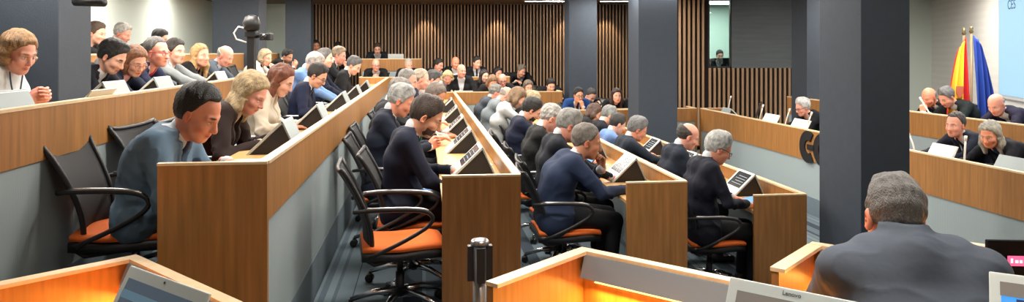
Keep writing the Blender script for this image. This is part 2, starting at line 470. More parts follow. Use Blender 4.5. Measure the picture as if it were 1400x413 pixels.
SK = {'fair': hexc(222, 170, 146), 'pink': hexc(218, 155, 134), 'tan': hexc(190, 132, 102), 'olive': hexc(206, 152, 124), 'red': hexc(216, 146, 118)}
PEOPLE = []
def torso_off(L, dz):
    Le = L*.90
    return min(.72*math.sqrt(max(Le*Le-dz*dz, .0)), .21) if dz < Le*.995 else .04
def person(label, short, H, ang, floor, Z, desk=.3, deskh=.72, female=False, pitch=.4, yaw=0, roll=0, hair=('short', (.05, .035, .025)),
           skin='fair', jacket=(.012, .016, .035), shirt=(.58, .60, .63), tie=None, glasses=None, arms='desk', stubble=None, beard=None,
           trousers=(.012, .013, .018), vneck=1.0, size=1.0, stand=False, wide=1.0, lean=None, cat='person', group=None, necklace=None, shoulder=1.0, hands=None, hand_d=None, shs=.89, neckup=0, chair_shift=0):
    fx, fy = math.cos(ang), math.sin(ang)
    hz = H.z-floor
    Rh = Rz(yaw) @ Ry(pitch) @ Rx(roll)
    nb = Rh @ np.array((-.030, 0, -.155))*size
    nb = np.array((-.075, 0, -.120))*size*.5+nb*.5+np.array((-.008, 0, .026+neckup))                # neck base relative to the head
    sh = .56 if not stand else .92
    Bz = hz+nb[2]; L = (.47 if female else .50)*size
    dz = Bz-sh
    off = torso_off(L, dz)
    if lean is not None: off = lean
    hx = off-nb[0]
    base = Vector((H.x-fx*hx, H.y-fy*hx, floor))
    root = thing('person', label, cat, base, ang, group)
    hc = np.array((hx, 0, hz)); B = hc+nb; Hp = np.array((0, 0, sh))
    px = Z/1000.
    hv = min(max(px*1.1, .0052), .011); cv = min(max(px*1.9, .0085), .017); gv = min(max(px*.9, .0042), .0075)
    tdir = (B-Hp)/np.linalg.norm(B-Hp); adir = np.array((tdir[2], 0, -tdir[0])); TL = np.linalg.norm(B-Hp)
    bulge = .03+.06*min(off/.21, 1)
    def sp(s, a=0, y=0): return Hp+tdir*(s*TL)+adir*(a-bulge*math.sin(PI*min(max(s, 0), 1)))+np.array((0, y, 0))
    sw = (.155 if female else .18)*size*shoulder
    S = {s: sp(shs, -.02, s*sw) for s in (-1, 1)}
    # arms
    dx = (desk if desk is not None else .3)+hx*0
    Wr = {}; hd = {}; hu = {}
    for s in (-1, 1):
        mode = arms if isinstance(arms, str) else arms[0 if s < 0 else 1]     # (right, left)
        if mode == 'desk': Wr[s] = np.array((dx+.10, s*.13, deskh+.03)); hd[s] = (1, -s*.5, -.12); hu[s] = (0, 0, 1)
        elif mode == 'edge': Wr[s] = np.array((dx-.01, s*.15, deskh+.04)); hd[s] = (1, -s*.5, -.25); hu[s] = (.2, 0, 1)
        elif mode == 'phone': Wr[s] = np.array((max(dx-.06, hx+.05), s*.06, deskh+.10)); hd[s] = (.8, -s*.55, .35); hu[s] = (-.3, s*.8, -.3)
        elif mode == 'up': Wr[s] = np.array((hx+.12, s*.07, hz-.20)); hd[s] = (.35, -s*.2, .8); hu[s] = (.5, s*.9, -.1)
        elif mode == 'chin': Wr[s] = hc+np.array((.125, s*.045, -.20))*size; hd[s] = (-.10, -s*.25, 1); hu[s] = (.9, s*.4, .1)
        elif mode == 'lap': Wr[s] = np.array((.36, s*.09, .60)); hd[s] = (.9, -s*.5, -.2); hu[s] = (0, 0, 1)
        elif mode == 'down': Wr[s] = np.array((.08, s*.24, sh-.12)); hd[s] = (.1, 0, -1); hu[s] = (0, s, 0)
        if hands and s in hands: Wr[s] = np.array(hands[s], float)
        if hand_d and s in hand_d: hd[s], hu[s] = hand_d[s]
    E = {}
    for s in (-1, 1):
        E[s], Wr[s] = ik(S[s], Wr[s], .285*size, .255*size, (-.35, s*.75, -.75))
    knee = {s: np.array((.43 if not stand else .03, s*.11, .50)) for s in (-1, 1)}
    ank = {s: np.array((.40 if not stand else .0, s*.11, .09)) for s in (-1, 1)}
    hipj = {s: np.array((.02, s*.085, sh-.02)) for s in (-1, 1)}
    lo = np.minimum.reduce([Hp-.25, B-.25]+[S[s]-.12 for s in S]+[E[s]-.1 for s in E]+[Wr[s]-.1 for s in Wr])
    hi = np.maximum.reduce([Hp+.25, B+.15]+[S[s]+.12 for s in S]+[E[s]+.1 for s in E]+[Wr[s]+.1 for s in Wr])
    def torso(f, dr, arm=True, pel=True):
        g = 1.0*size
        wch = (.085 if female else .10)*wide*g
        if pel:
            f.rc(sp(-.02, -.01, -.085*wide), sp(-.02, -.01, .085*wide), .135*wide+dr, k=.05)
            if dr == 0 and not stand: f.rc(Hp+np.array((-.06, -.14*wide, -.06)), Hp+np.array((-.06, .14*wide, -.06)), .115, k=.08)
        f.rc(sp(.28, -.015, -.06*wide), sp(.28, -.015, .06*wide), (.112 if female else .128)*wide+dr, k=.07)
        f.rc(sp(.60, -.015, -wch), sp(.60, -.015, wch), (.105 if female else .118)*g+dr, k=.07)
        if female: f.rc(sp(.56, .065, -.065), sp(.56, .065, .065), .062+dr, k=.04)
        f.rc(sp(shs-.03, -.03, -sw*.80), sp(shs-.03, -.03, sw*.80), .072*g+dr, k=.06)
        f.rc(sp(.9, -.03), B*.97+sp(1., -.02)*.03, .085*g+dr*.5, .056*g+dr*.3, k=.05)
        for s in (-1, 1): f.rc(B-tdir*.05-adir*.02, B*.42+S[s]*.58, .058*g+dr, .060*g+dr, k=.05)      # trapezius
        if arm:
            for s in (-1, 1):
                e, w = E[s], Wr[s]
                f.rc(S[s], e, .066*g+dr, .050*g+dr, k=.035)
                f.rc(e, e+(w-e)*.93, .050*g+dr, .036*g+dr*.8, k=.02)
    # ---- body: one mesh, head, trunk, arms, hands and legs
    parts = []
    HV, HQ, HC = head_mesh(hv, np.linalg.inv(Rh) @ (nb/size) + np.array((0, 0, -.02)), SK[skin], female, stubble=stubble, brow=tuple(np.array(hair[1])*.6))
    HV = (HV*size) @ Rh.T + hc
    parts.append((HV, HQ, HC))
    f = Field(np.minimum(lo, [-.25, -.35, 0]), np.maximum(hi, [.62, .35, 1]), .018)
    torso(f, -.022)
    for s in (-1, 1):
        f.rc(Wr[s]-(Wr[s]-E[s])*.2, Wr[s], .028, .026, k=.01)
        f.rc(hipj[s], knee[s], .062, .048, k=.03); f.rc(knee[s], ank[s], .046, .034, k=.02)
        f.rc(ank[s]+np.array((0, 0, -.02)), ank[s]+np.array((.12, 0, -.05)), .034, .028, k=.02)
    V, Q = f.mesh(); parts.append((V, Q, np.tile(np.array(SK[skin]), (len(V), 1))))
    for s in (-1, 1):
        mode = arms if isinstance(arms, str) else arms[0 if s < 0 else 1]
        V, Q = hand_mesh(gv, Wr[s], hd[s], hu[s], -s, {'desk': .35, 'edge': .5, 'phone': .8, 'up': .6, 'chin': 1.1, 'lap': .5, 'down': .4}[mode])
        parts.append((V, Q, np.tile(np.array(SK[skin])*np.array((1.0, .92, .9)), (len(V), 1))))
    vo = 0; VV = []; QQ = []; CC = []
    for V, Q, c in parts: VV.append(V); QQ.append(Q+vo); CC.append(c); vo += len(V)
    body = npmesh('body', np.concatenate(VV), np.concatenate(QQ), SKIN, root, np.concatenate(CC))
    # ---- hair
    st, hcol = hair[0], hair[1]
    if st != 'none':
        V, Q = hair_mesh(max(hv, .006), st, len(PEOPLE), hair[2] if len(hair) > 2 else 1.0)
        if len(V): npmesh('hair', (V*size) @ Rh.T + hc, Q, hair_mat(hcol), root)
    if beard is not None:
        f = Field((-.05, -.09, -.15), (.13, .09, .02), max(hv, .006))
        f.el((.036, 0, -.076), (.060, .056, .046), 0); f.el((.035, 0, -.045), (.058, .066, .06), .02)
        f.rc((.09, -.02, -.05), (.09, .02, -.05), .012, k=.01)
        x, y, z = f.grid()
        F_ = np.maximum(f.F, z+.035+.35*(x-.02)*(-1)*0+ .5*np.maximum(x-.06, 0)); F_ = np.maximum(F_, -x+.0)
        mouth = np.sqrt(((x-.1)/.03)**2+(y/.022)**2+((z+.066)/.009)**2)-1
        F_ = np.maximum(F_, -mouth*.009)
        f.F = np.broadcast_to(F_, f.F.shape).astype(np.float32).copy()
        V, Q = f.mesh()
        npmesh('beard', (V*size) @ Rh.T + hc, Q, hair_mat(beard), root)
    # ---- clothes
    vn = vneck
    f = Field(lo, hi, cv); torso(f, 0)
    if vn > 0: f.rc(B-tdir*.05-adir*.012, B+tdir*.034-adir*.010, (.060 if female else .074)*size, (.055 if female else .067)*size, k=.02)
    x, y, z = f.grid()
    ss = ((x-Hp[0])*tdir[0]+(z-Hp[2])*tdir[2])/TL; aa = (x-Hp[0])*adir[0]+(z-Hp[2])*adir[2]+bulge*np.sin(PI*np.clip(ss, 0, 1))
    if vn > 0:
        wv = .075*vn*np.clip((ss-.30)/.60, -.2, 1.1)
        cut = np.maximum(np.abs(y)-wv, .02-aa)
        lap = (np.abs(np.abs(y)-wv-.018) < .022) & (aa > .03) & (ss > .32) & (ss < .97)
        F_ = f.F-np.where(lap, .007, 0).astype(np.float32)
        F_ = np.maximum(F_, -cut)
        F_ = np.maximum(F_, -np.maximum((.97-ss)*TL, .034-aa))
        F_ = np.maximum(F_, (ss-1.0)*TL-.034)
        f.F = np.broadcast_to(F_, f.F.shape).astype(np.float32).copy()
    V, Q = f.mesh()
    jk = npmesh('jacket' if vn > 0 else 'top', V, Q, cloth_mat(jacket), root); folds(jk, E, len(PEOPLE))
    if vn > 0:
        f2 = Field(np.minimum.reduce([Hp-.2, B-.2, Wr[1]-.08, Wr[-1]-.08]), np.maximum.reduce([Hp+.22, B+.15, Wr[1]+.08, Wr[-1]+.08]), cv)
        torso(f2, -.021, arm=False)
        f2.rc(B-tdir*.03, B+tdir*(.038 if not female else .018)+np.array((.010, 0, 0)), .060*size if not female else .050, .056*size if not female else .046, k=.012)
        for s in (-1, 1):
            d = (Wr[s]-E[s]); f2.rc(E[s]+d*.86, E[s]+d*.985, .034*size, .033*size, k=.01)
        x, y, z = f2.grid()
        ss = ((x-Hp[0])*tdir[0]+(z-Hp[2])*tdir[2])/TL; aa = (x-Hp[0])*adir[0]+(z-Hp[2])*adir[2]+bulge*np.sin(PI*np.clip(ss, 0, 1))
        shF = f2.F.copy()
        V, Q = f2.mesh(); npmesh('shirt', V, Q, cloth_mat(shirt), root)
        if tie is not None:
            wt = .018+.022*np.clip((1-ss)/.8, 0, 1)
            F_ = np.maximum(np.maximum(shF-.009, np.abs(y)-wt), .03-aa)
            F_ = np.maximum(F_, np.maximum(.25-ss, ss-1.03)*TL)
            f2.F = np.broadcast_to(F_, shF.shape).astype(np.float32).copy()
            V, Q = f2.mesh()
            if len(V): npmesh('tie', V, Q, cloth_mat(tie, .5), root)
    f = Field((-.2, -.3, .05), (.62, .3, sh+.12), .019)
    f.rc(hipj[-1]+np.array((-.02, 0, .02)), hipj[1]+np.array((-.02, 0, .02)), .125*wide, k=.05)
    for s in (-1, 1):
        f.rc(hipj[s], knee[s], .100, .072, k=.03); f.rc(knee[s], ank[s]+np.array((0, 0, .02)), .066, .052, k=.02)
    V, Q = f.mesh(); npmesh('trousers', V, Q, cloth_mat(trousers), root)
    for s in (-1, 1):
        f = Field(ank[s]+np.array((-.10, -.07, -.09)), ank[s]+np.array((.22, .07, .06)), .012)
        f.rc(ank[s]+np.array((-.03, 0, -.045)), ank[s]+np.array((.14, 0, -.055)), .042, .034, k=.02); f.rc(ank[s]+np.array((0, 0, .0)), ank[s]+np.array((0, 0, -.04)), .045, .044, k=.02)
        x, y, z = f.grid(); f.F = np.broadcast_to(np.maximum(f.F, -(z-.002)), f.F.shape).astype(np.float32).copy()
        V, Q = f.mesh(); npmesh('shoe', V, Q, BLACK, root)
    if glasses is not None:
        bm = BM(); G = Matrix(Rh.tolist()).to_4x4(); G.translation = Vector(hc)
        for s in (-1, 1):
            ring = [(.100, s*.033+.023*math.cos(t), .0+.017*math.sin(t)) for t in [2*PI*k/16 for k in range(17)]]
            tube(bm, ring, .0022 if px < .008 else .003, 6, cap=False)
            tube(bm, [(.098, s*.056, .006), (.05, s*.079, .008), (-.01, s*.085, .006), (-.03, s*.082, -.012)], .0024 if px < .008 else .003, 6)
        tube(bm, [(.101, -.011, .004), (.106, 0, .007), (.101, .011, .004)], .0022, 6)
        bmesh.ops.transform(bm, matrix=G @ Matrix.Scale(size, 4), verts=bm.verts[:])
        obj('glasses', bm, mat('glasses_%d' % int(sum(glasses)*99), glasses, .35), root, smooth=True)
    if necklace is not None:
        bm = BM(); pts = []
        for t in np.linspace(-1, 1, 17):
            pts.append(tuple(sp(.98-.38*(1-t*t), .135-.06*t*t, t*.075)))
        tube(bm, pts, .005, 6); obj('necklace', bm, mat('necklace_dark', necklace, .4), root)
    info = dict(root=root, short=short, base=base, ang=ang, Z=Z, floor=floor, wr={s: root.location + Vector((fx*Wr[s][0]-fy*Wr[s][1], fy*Wr[s][0]+fx*Wr[s][1], Wr[s][2])) for s in Wr}, chair=not stand, shift=chair_shift)
    PEOPLE.append(info)
    return info
# ---------------------------------------------------------------- the room
CEIL = 3.22
R_X = {-1: -3.05, 0: -1.84, 1: -.707, 2: .579, 3: 1.99, 4: 3.28}       # front rail of each row
R_F = {-1: 1.20, 0: .96, 1: .72, 2: .48, 3: .24, 4: 0.0}               # its floor
RAILH = .86; DEPTH = .47
def U_(k): return R_X[k]*.9929
vT = {3: 12.2, 2: 13.65, 1: 14.95, 0: 16.1}                             # transverse rows across the far end
FT = {3: .24, 2: .48, 1: .72, 0: 1.08}
V_END = 17.4
def root_struct(name, rz=ROT):
    o = bpy.data.objects.new(name, None); link(o); o.rotation_euler = (0, 0, rz); o['kind'] = 'structure'; return o

def slab(u0, u1, v0, v1, z0, z1, m, name='floor'):
    o = struct(name, bx(u0, u1, v0, v1, z0, z1), m); o.rotation_euler = (0, 0, ROT); return o
slab(-6.5, 9.6, -3.2, 18.4, -.12, 0, CARPET)
for k, (a, b) in {3: (U_(2), U_(3)), 2: (U_(1), U_(2)), 1: (U_(0), U_(1)), 0: (U_(-1), U_(0)), -1: (-5.0, U_(-1))}.items():
    slab(a, b-.012, 3.0 if k <= 1 else 3.75, V_END, 0.0, R_F[k], CARPET)
slab(U_(2)-.01, 4.0, vT[2]+.0, V_END, 0, .48, CARPET); slab(U_(3)-.01, 4.6, vT[3]+.015, vT[2], 0, .24, CARPET)
slab(U_(1)-.01, 3.4, vT[1]+.012, V_END, 0, .72, CARPET); slab(-3.0, 3.4, vT[0]+.012, V_END, 0, 1.08, CARPET)
slab(-4.95, 3.2, -3.0, 3.0, 0, .36, CARPET)
slab(U_(2), 3.2, 3.0, 3.75, 0, .36, CARPET)
slab(4.90, 9.3, 4.2, 13.4, 0, .22, CARPET); slab(6.17, 9.3, 4.2, 13.4, .22, .46, CARPET)

# ceiling
struct('ceiling', bx(-7.5, 10.5, -3.6, 17.8, CEIL, CEIL+.1), mat('ceiling_timber', (.16, .095, .05), .6, var=.15, vscale=2, stretch=(1, 8, 1)))
LIGHTM = mat('lamp_diffuser', (1, 1, 1), .5, emit=(1, .93, .82), es=7)
# walls
struct('wall_left', bx(-.1, 0, -3.4, 17.6, 0, CEIL), PALE).location = W(-4.75, 0); C.objects['wall_left'].rotation_euler = (0, 0, ROT)
struct('wall_near', bx(-8, 10.5, -3.6, -3.45, 0, CEIL), PALE)
FARY = 17.25
struct('wall_far', bx(-8, 4.0, FARY, FARY+.12, 0, CEIL), PALE)
# slatted cladding on the far wall
def slatted(name, x0, x1, y, z0, z1, pitch, w=.032, d=.045):
    o = struct(name, bx(x0, x1, y, y+.03, z0, z1), BACKING)
    bm = BM(); x = x0+.01
    while x+w < x1:
        box(bm, x, x+w, y-d, y, z0, z1); x += pitch
    s = obj('slats', bm, SLAT, o); return o
slatted('wall_far_cladding', (423-700)/1000*FARY, 3.05, FARY-.035, 1.0, CEIL-.01, .0775)
# side return and nearer slatted wall to the right
RY = 14.75
struct('wall_return', bx(2.78, 2.9, RY, FARY+.1, 0, CEIL), BACKING)
xa, xb, xc, xd = 2.78, (968-700)/1000*RY, (1000-700)/1000*RY, (1112-700)/1000*RY
zt = EYE-(93-HY)/1000*RY
slatted('wall_right_far_cladding', xa, xb, RY, .2, CEIL-.01, .094, .04, .05)
slatted('wall_right_low_cladding', xb, xd+.6, RY, .2, zt, .094, .04, .05)
struct('wall_right_upper', bx(xc, xd+.6, RY-.03, RY+.06, zt, CEIL-.01), PANELGREY)
struct('wall_right_far', bx(xd+.5, 9.2, RY-.02, RY+.1, 0, CEIL-.005), PALE)
# interpreter booth behind the window
o = struct('window_1', bx(xb, xb+.03, RY-.01, RY+.07, zt, CEIL), BLACK)
for (a, b_, c, d) in ((xc-.03, xc, zt, CEIL), (xb, xc, zt, zt+.03)):
    obj('window_frame', bx(a, b_, RY-.01, RY+.07, c, d), BLACK, o)
obj('window_pane', bx(xb+.03, xc-.03, RY+.02, RY+.03, zt+.03, CEIL), mat('window_glass', (.9, .97, .94), .02, trans=1.0), o)
struct('wall_booth_rear', bx(xb-.6, xc+1.6, RY+2.6, RY+2.7, .5, CEIL), mat('booth_green_wall', (.55, .68, .60), .8))
struct('wall_booth_side', bx(xc+1.5, xc+1.6, RY+.1, RY+2.6, .5, CEIL), PALE)
struct('wall_booth_left', bx(xb-.6, xb-.5, RY+.1, RY+2.6, .5, CEIL), BACKING)
struct('floor_booth', bx(xb-.6, xc+1.6, RY+.1, RY+2.6, .5, .6), CARPET)
# right hand painted brick wall, turned a little towards the room
wr = struct('wall_right', bx(0, .12, -12, 8.5, 0, CEIL), BRICK)
wr.location = (6.85, 9.4, 0); wr.rotation_euler = (0, 0, -math.atan2(.3, 1))
WR = wr.matrix_basis.copy() if False else Matrix.Translation((6.85, 9.4, 0)) @ Matrix.Rotation(-math.atan2(.3, 1), 4, 'Z')

# pillars: box with a skirting band at the foot
def pillar(n, u0, u1, v0, v1, zb):
    o = struct('wall_pillar_%s' % n, bx(0, u1-u0, 0, v1-v0, 0, CEIL-zb-.002, ), PILLAR, bev=.006)
    o.location = W(u0, v0, zb); o.rotation_euler = (0, 0, ROT)
    s = obj('skirting', bx(-.008, u1-u0+.008, -.008, v1-v0+.008, 0, .08), BLACK, o)
    return o
def pill_px(n, xl, xr, Z, dv, zb):
    xw = (xr-xl)/1000*Z; u, v = UV((xl-700)/1000*Z, Z); return pillar(n, u, u+xw, v, v+dv, zb)
u, v0 = uv(-2.44, 4.88); _, v1 = uv(-2.44, 5.36)
pillar('left', u-.95, u, v0, v1, .96)
pill_px('left_rear', 290, 352, 12.3, .6, .96)
pill_px('far_left', 390, 424, 15.1, .4, .96)
pill_px('far_middle', 778, 817, 14.45, .5, .48)
pill_px('centre', 873, 928, 11.5, .6, 0)
u, v0 = uv(3.44, 5.76); _, v1 = uv(3.44, 6.37)
PRIGHT = pillar('right', u, u+.415, v0, v1, 0)
pill_px('far_right', 1103, 1135, 11.9, .5, .46)

# ---------------------------------------------------------------- desks
def desk_run(label, loc, rz, L, drop, wood=.27, lower=True, ends=(True, True), group=None, drop_end=None):
    """long fixed bench: x towards its front, y along it"""
    r = thing('conference_desk', label, 'desk', loc, rz, group)
    de = drop if drop_end is None else drop_end
    for i, e in enumerate(ends):
        if e:
            y0 = 0 if i == 0 else L-.03
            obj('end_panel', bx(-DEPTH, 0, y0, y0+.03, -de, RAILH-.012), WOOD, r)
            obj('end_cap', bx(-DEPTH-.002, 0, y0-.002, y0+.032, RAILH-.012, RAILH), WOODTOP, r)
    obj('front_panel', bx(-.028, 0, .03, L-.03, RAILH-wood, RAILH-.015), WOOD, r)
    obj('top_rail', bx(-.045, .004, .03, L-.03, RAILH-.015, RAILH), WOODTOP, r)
    obj('worktop', bx(-DEPTH, -.03, .03, L-.03, .695, .72), WORKTOP, r)
    if lower: obj('lower_panel', bx(-.045, -.014, .03, L-.03, -drop, RAILH-wood), RIBBED, r)
    return r
vs0 = {}
def row(k, Z0, v1, label, **kw):
    u, v0 = uv(R_X[k], Z0); vs0[k] = v0
    step = R_F[k]-(R_F[k+1] if k < 4 else 0)
    return desk_run(label, W(u, v0, R_F[k]), ROT, v1-v0, step, **kw)
row(-1, 5.9, 15.9, 'rearmost long oak desk by the pale left wall, mostly hidden by the people before it')
row(0, 2.55, vT[0], 'long oak desk passing the left pillar, where the woman in white top sits')
row(1, 3.29, vT[1], 'long oak desk with grey ribbed front, its end beside man in blue denim-like blazer')
row(2, 4.39, vT[2], 'long oak desk whose end stands behind the steel barrier post')
row(3, 5.53, vT[3], 'long oak desk whose end panel stands beside man with hand at chin', drop_end=.24)
row(4, 6.27, 11.6, 'long oak desk nearest the right pillar, ending beside the white-haired man with tablet')
# transverse benches facing the camera
RT = ROT-PI/2
def trow(k, u0, u1, rel, label, wood=.27):
    return desk_run(label, W(u0, vT[k], FT[k]+rel), RT, u1-u0, (FT[k]+rel)-(FT[k]+rel-.24), wood=wood)
trow(3, U_(3)-.0, 4.05, 0, 'short oak desk across the hall before the man in bright blue suit')
trow(2, U_(2)-.0, 2.6, 0, 'oak desk across the far end, before the blonde woman in white jacket', wood=.24)
trow(1, -1.30, 1.75, 0, 'oak desk across the far end behind the blonde woman, row of suited men at it')
trow(0, -1.36, -.06, .0, 'rearmost short oak desk under the slatted wall with a man at a laptop')
# presidium
PU, PV0 = uv(4.94, 13.1)
PL = 8.4
pres = desk_run('long curved-side oak presiding table with black emblem, behind the right pillar', W(PU, PV0, .22), ROT+PI, PL, .22, wood=.40)
pres['label'] = 'long oak presiding table with black emblem on its front, passing behind the right pillar'
PU2, PV2 = uv(6.25, 12.6)
desk_run('second oak presiding table below the flags, behind the front presiding table', W(PU2, PV2, .46), ROT+PI, 7.6, .24, wood=.30)
u, v = uv(4.94, 13.1)
desk_run('short oak desk closing the ring beside the centre pillar, grey panel below', W(u-1.55, v+.02, .22), RT, 1.50, .22, wood=.24)
# emblem on the presidium front: thick black rounded letter with oak slots
em = BM(); n = 40
for i in range(1): pass
R0, R1 = .215, .0
def emblem():
    bm = BM()
    def ringseg(r0, r1, a0, a1, d=.02):
        N = 40; P = []
        for i in range(N+1):
            a = a0+(a1-a0)*i/N
            P.append(((r0*math.cos(a), r0*math.sin(a)), (r1*math.cos(a), r1*math.sin(a))))
        for i in range(N):
            q = [P[i][0], P[i][1], P[i+1][1], P[i+1][0]]
            A = [bm.verts.new((.0, y, z)) for y, z in q]; B = [bm.verts.new((d, y, z)) for y, z in q]
            bm.faces.new(A[::-1]); bm.faces.new(B)
            for j in range(4): bm.faces.new((A[j], A[(j+1) % 4], B[(j+1) % 4], B[j]))
    ringseg(.085, .205, math.radians(55), math.radians(305))
    box(bm, 0, .02, -.02, .17, -.035, .035)
    bmesh.ops.recalc_face_normals(bm, faces=bm.faces[:])
    return bm
Lem = 0
# position: px 1105, on the rail line
Ze = 4.94*1000/(1106-VPX); ue, ve = uv(4.94, Ze)
e = obj('emblem', emblem(), BLACK, pres); e.location = (.001, PV0-ve, RAILH-.22); e.rotation_euler = (0, 0, 0); e.scale = (1, 1, 1)
e2 = obj('emblem', emblem(), BLACK, pres); e2.location = (.001, PV0-ve+.34, RAILH-.22)
e['label'] = 'black rounded letter emblem'; e2['label'] = 'black rounded letter emblem, second of the pair'

# near booths: individual desk bays, rail higher than the worktop
BFL = .36
LEDM = mat('desk_strip_lamp', (1, .8, .5), .5, emit=(1, .62, .22), es=2)
def bay(label, X, Y, rz, L, side=.62, skew=0):
    r = thing('desk_bay', label, 'desk', (X, Y, BFL), rz)
    # x to the front, y to the left; the front rail runs from y=0 to y=-L, the left side wall from x=0 to -side
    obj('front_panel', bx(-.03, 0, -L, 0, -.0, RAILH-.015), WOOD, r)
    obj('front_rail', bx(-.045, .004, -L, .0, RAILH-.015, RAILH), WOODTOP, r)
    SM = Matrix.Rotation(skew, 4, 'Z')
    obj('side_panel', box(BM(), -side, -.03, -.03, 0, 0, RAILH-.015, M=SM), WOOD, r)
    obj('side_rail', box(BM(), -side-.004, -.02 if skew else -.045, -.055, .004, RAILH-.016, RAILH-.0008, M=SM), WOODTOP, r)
    obj('worktop', bx(-side+.04, -.03, -L, -.03, .545, .57), WORKTOP, r)
    obj('inner_grey_panel', prism(BM(), ((-.05, RAILH-.015), (-.03, RAILH-.015), (-.03, RAILH-.12), (-.085, RAILH-.105)), -L, -.05), mat('grey_band', (.17, .205, .235), .5), r)
    o = obj('strip_lamp', bx(-.052, -.036, -L+.06, -.10, RAILH-.1245, RAILH-.121), LEDM, r)
    return r
ang1 = math.atan2(.526, .44)        # front direction of the near bays
# rail direction (.77,-.64); front faces (.64,.77)
rzb = math.atan2(.77, .64)
B1 = bay('empty oak desk bay at bottom centre, glowing orange inside, with gooseneck lamp', .304, 3.2, rzb, 1.35)
B2 = bay('oak desk bay in the bottom left corner, lit orange inside', -1.586, 3.08, rzb-.03, 1.1)
B3 = bay('oak desk bay just in front of the grey-haired man seen from behind, at his left', 1.35, 3.29, rzb, .50, .50)
B4 = bay('oak desk bay at lower right holding the black monitor with pink tag', 1.973, 3.35, rzb, 1.25)
# small desks in the nearest row, below the frame, carrying the open laptops
def near_desk(label, x, y, w):
    r = thing('conference_desk', label, 'desk', (x, y, .58), rzb-PI/2)
    obj('worktop', bx(-w/2, w/2, -.42, .07, .70, .73), WORKTOP, r)
    obj('front_panel', bx(-w/2, w/2, .03, .06, -.22, .70), WOOD, r)
    for q in (-w/2, w/2-.03): obj('end_panel', bx(q, q+.03, -.42, .03, -.22, .70), WOOD, r)
near_desk('oak desk under the open laptop in the bottom left corner', -.88, 1.72, .75)
near_desk('oak desk under the two open laptops at bottom centre and right', .93, 1.60, 1.35)
# ---------------------------------------------------------------- who sits where (photograph pixels of the head, then the row)
EXPO = 0.2
LAMPS = [(x, y, p*(.1 if (x > 2 and y < 5) else .5 if (x > 2 and y < 7) else 1.0)) for x in (-2.9, -.4, 2.2) for y, p in ((4.6, 46), (6.8, 60), (9.2, 66), (11.6, 62), (14.0, 58))] + [(-4.4, 7.6, 32), (-5.0, 10.6, 34), (-5.4, 13.4, 42), (5.6, 8.9, 80), (6.0, 11.4, 62), (5.0, 6.0, 40), (.7, 1.2, 8)]  # closing entries include lamps added to brighten the side walls and near desks
WASH = (580, 680, 775, 830); WASHP = 60
NAVY = (.012, .018, .045); DARK = (.010, .011, .014); CHAR = (.022, .024, .028)
BLK = (.012, .010, .009); BRN = (.06, .034, .02); GRY = (.14, .135, .13); WHT = (.40, .39, .36); SALT = (.10, .095, .09); BLOND = (.42, .27, .12); AUB = (.16, .05, .022); LGRY = (.40, .39, .36)
def rowp(k, px, py, label, short, Xp=None, Z=None, **kw):
    if Xp is None and Z is None: Xp = R_X[k]-DEPTH-.12
    H = at(px, py, Xp, Z); Zz = H.y
    u = H.x*UX+H.y*UY
    # distance of the desk edge from the hips, found below inside person(): pass the head to edge distance
    kw.setdefault('desk', None)
    gap = U_(k)-DEPTH*1.0-u
    return person_gap(gap, label, short, H, ROT, R_F[k], Zz, **kw)
def trowp(k, px, py, label, short, back=.55, **kw):
    # transverse rows face the camera
    v = vT[k]+back; c = (px-700)/1000.
    Z = v/(UY*0+(-c*UY+UX)) if True else 0
    H = at(px, py, Z=Z)
    return person_gap(back-DEPTH, label, short, H, RT, FT[k], Z, **kw)
def presp(two, px, py, label, short, back=.60, **kw):
    Xp = (6.25 if two else 4.94)+DEPTH+back-.47
    H = at(px, py, Xp)
    return person_gap(back-.47, label, short, H, ROT+PI, .46 if two else .22, H.y, **kw)
def person_gap(gap, label, short, H, ang, floor, Z, **kw):
    # gap = horizontal distance from the head centre forward to the desk edge
    size = kw.get('size', 1.0); fem = kw.get('female', False)
    yaw, pitch, roll = kw.get('yaw', 0), kw.get('pitch', .4), kw.get('roll', 0)
    nb = Rz(yaw) @ Ry(pitch) @ Rx(roll) @ np.array((-.030, 0, -.155))*size
    nb = np.array((-.075, 0, -.120))*size*.5+nb*.5+np.array((-.008, 0, .026))
    L = (.47 if fem else .50)*size; dz = H.z-floor+nb[2]-.56
    off = torso_off(L, dz)
    if kw.get('lean') is not None: off = kw['lean']
    kw['desk'] = max(off-nb[0]+gap, .10)
    return person(label, short, H, ang, floor, Z, **kw)
h = lambda s, c, t=1.0: (s, c, t)
# row 0
rowp(0, 25, 72, 'woman in white top with dark necklaces and short light-brown hair, at far left', 'the woman in white top', Xp=-2.46, female=True, hair=h('womanshort', (0.280, 0.150, 0.060), .9), jacket=(.62, .64, .64), vneck=0, yaw=-.35, pitch=.42, arms='phone', necklace=(.02, .05, .08), skin='pink')
rowp(0, 154, 78, 'black-haired man in dark suit and open white shirt, right of the left pillar', 'the black-haired man beside the left pillar', Xp=-2.47, hair=h('short', BLK, 1.3), jacket=(.010, .012, .022), yaw=-.15, pitch=.6, arms='desk', skin='fair')
rowp(0, 184, 84, 'auburn-haired woman with glasses in navy jacket and pink blouse', 'the auburn-haired woman in navy', Xp=-2.50, female=True, hair=h('bob', (0.220, 0.095, 0.045), .9), jacket=NAVY, shirt=(.75, .42, .42), yaw=-.55, pitch=.5, glasses=(.35, .2, .15), skin='fair')
rowp(0, 215, 72, 'grey balding man with red-framed glasses, navy suit and red tie', 'the man with red tie', Xp=-2.52, hair=h('receding', SALT), jacket=(.012, .018, .06), shirt=(.75, .6, .62), tie=(.5, .03, .05), yaw=-.35, pitch=.12, glasses=(.4, .02, .02), skin='pink', size=1.08)
rowp(0, 240, 71, 'dark-haired man in light grey jacket and open white shirt', 'the man in light grey jacket', Xp=-2.62, hair=h('short', (0.020, 0.015, 0.013), 1.1), jacket=(.22, .245, .255), yaw=-.45, pitch=.1, skin='fair')
